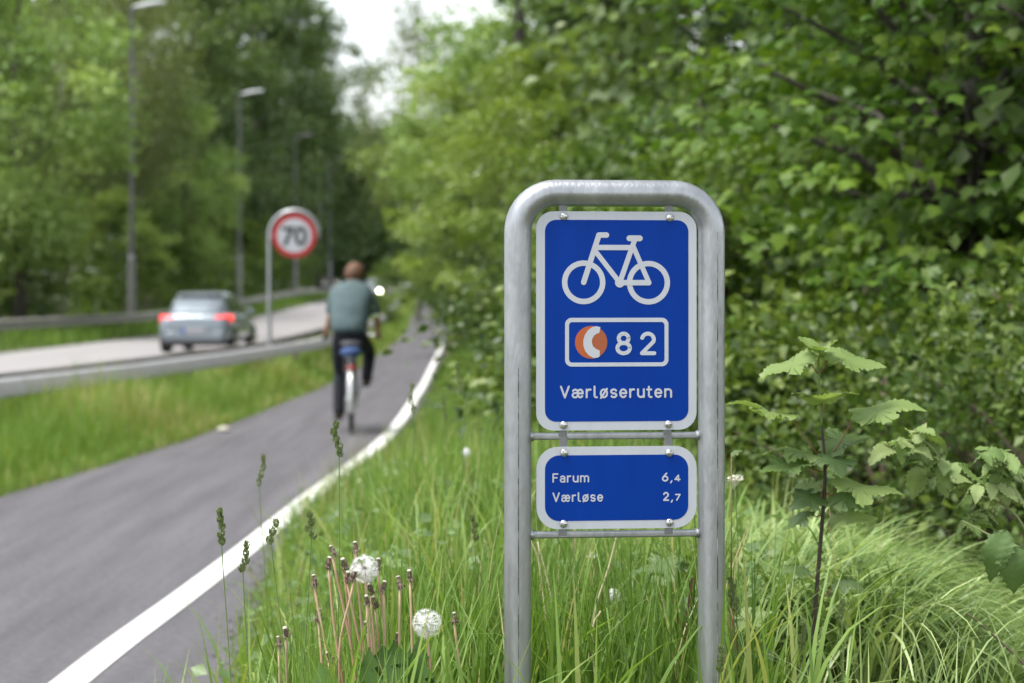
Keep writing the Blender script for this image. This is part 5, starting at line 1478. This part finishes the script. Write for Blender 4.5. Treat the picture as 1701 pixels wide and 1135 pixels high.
# broad leaves and a few wide blades rising in front
def rosette(label, leaves, Y, seed):
    bx0 = sum(l[0][0] for l in leaves) / len(leaves)
    o = root_at(bx0, Y); t = empty('dandelion_rosette', o); tag(t, label, 'plant')
    rng = np.random.default_rng(seed)
    for b, e, dy, nv, w_ in leaves:
        leaf_obj('leaf', t, o, P(*b, Y), P(*e, Y + dy), nv, L_dand, T_DAND, F_DAND, float(rng.uniform(.1, .9)), w_, rng)
rosette('dark green toothed dandelion leaves below the white clocks', [((650, 1330), (632, 1080), .02, (0, -1, .15), 1.5), ((668, 1330), (664, 1062), .05, (.2, -1, .1), .9), ((680, 1330), (684, 1066), .03, (-.1, -1, .1), 1.0), ((690, 1330), (702, 1085), .02, (.3, -1, .2), 1.0), ((640, 1330), (585, 1105), -.02, (-.3, -1, .2), .9), ((640, 1330), (512, 1110), .02, (-.3, -.9, .3), .9)], 3.5, 3)

def umbel(px, py, Y, bpx, r, label, seed):
    rng = np.random.default_rng(seed)
    o = root_at(bpx, Y); t = empty('cow_parsley', o); tag(t, label, 'flower', 'cream umbel flowers')
    c = P(px, py, Y) - o
    MB().tube(bez([Vector((0, 0, -.02)), c * .6 + Vector((.01, 0, 0)), c - Vector((0, 0, r))], 5), .0016, 6).build('stem', M_stemg, t, smooth=True)
    vs = MB()
    for i in range(14):
        a = rng.uniform(0, 6.28); q = r * math.sqrt(rng.uniform(0, 1))
        e = c + Vector((q * math.cos(a), q * math.sin(a), r * .35 - q * .3))
        vs.tube([c - Vector((0, 0, r)), e], .0006, 4)
        for k in range(6): vs.lathe([(.001, -.001), (.0026, 0), (.001, .0014)], 6, None, e + Vector(rng.normal(0, .0032, 3)))
    vs.build('flower_head', mat('cream flower', (0.62, 0.62, 0.50), 0.8), t)
umbel(1221, 797, 4.6, 1216, .018, 'cream umbel flower just right of the sign beside the panels', 2)
umbel(985, 925, 5.2, 990, .014, 'small cream flower behind the lower crossbar', 3)

mb = MB(); vs, fs = [], []
rng = np.random.default_rng(8)
for z, r in ((-.01, .03), (0, .045), (.02, .05), (.04, .035), (.05, .012)):
    vs += [(r * math.cos(2 * math.pi * q / 11) * (1.5 + .2 * math.sin(2.3 * q)), r * math.sin(2 * math.pi * q / 11) * (1 + .2 * math.cos(3.1 * q)), z) for q in range(11)]
for i in range(4): fs += [(i * 11 + q, i * 11 + (q + 1) % 11, (i + 1) * 11 + (q + 1) % 11, (i + 1) * 11 + q) for q in range(11)]
fs += [tuple(range(11)), tuple(44 + q for q in range(11))]
st = mb.add(vs, fs).build('stone', mat('pale stone', (0.55, 0.52, 0.45), 0.9, var=0.2, scale=40), None, smooth=True, sub=1)
st.location = ((372 - CX) * 20.2 / FPX, 20.2, 0.005); tag(st, 'pale stone lying where the grass meets the left edge of the path', 'stone')

rng = np.random.default_rng(31)
n = 1500
Y = rng.uniform(5.5, 12, n); X = right_x(Y) + rng.normal(0.0, .06, n)
r = rng.uniform(.003, .011, n) * np.where(rng.random(n) < .06, 1.8, 1)
Z = np.maximum(terrain(X, Y), rise(Y)) + r * .3
o8 = np.array([[1, 0, 0], [-1, 0, 0], [0, 1, 0], [0, -1, 0], [0, 0, .8], [0, 0, -.8]], float)
f8 = np.array([[0, 2, 4], [2, 1, 4], [1, 3, 4], [3, 0, 4], [2, 0, 5], [1, 2, 5], [3, 1, 5], [0, 3, 5]])
V = np.stack([X, Y, Z], -1)[:, None, :] + o8[None] * r[:, None, None] * rng.uniform(.6, 1.3, (n, 6, 1))
F = (f8[None] + (np.arange(n) * 6)[:, None, None]).reshape(-1, 3)
tag(link_mesh('gravel', np_mesh('gravel', V.reshape(-1, 3), F), mat('gravel grey', (0.09, 0.08, 0.07), 0.9, col2=(0.24, 0.22, 0.20), scale=25)), 'loose gravel and crumbs along the broken edge of the asphalt', 'gravel', kind='stuff')
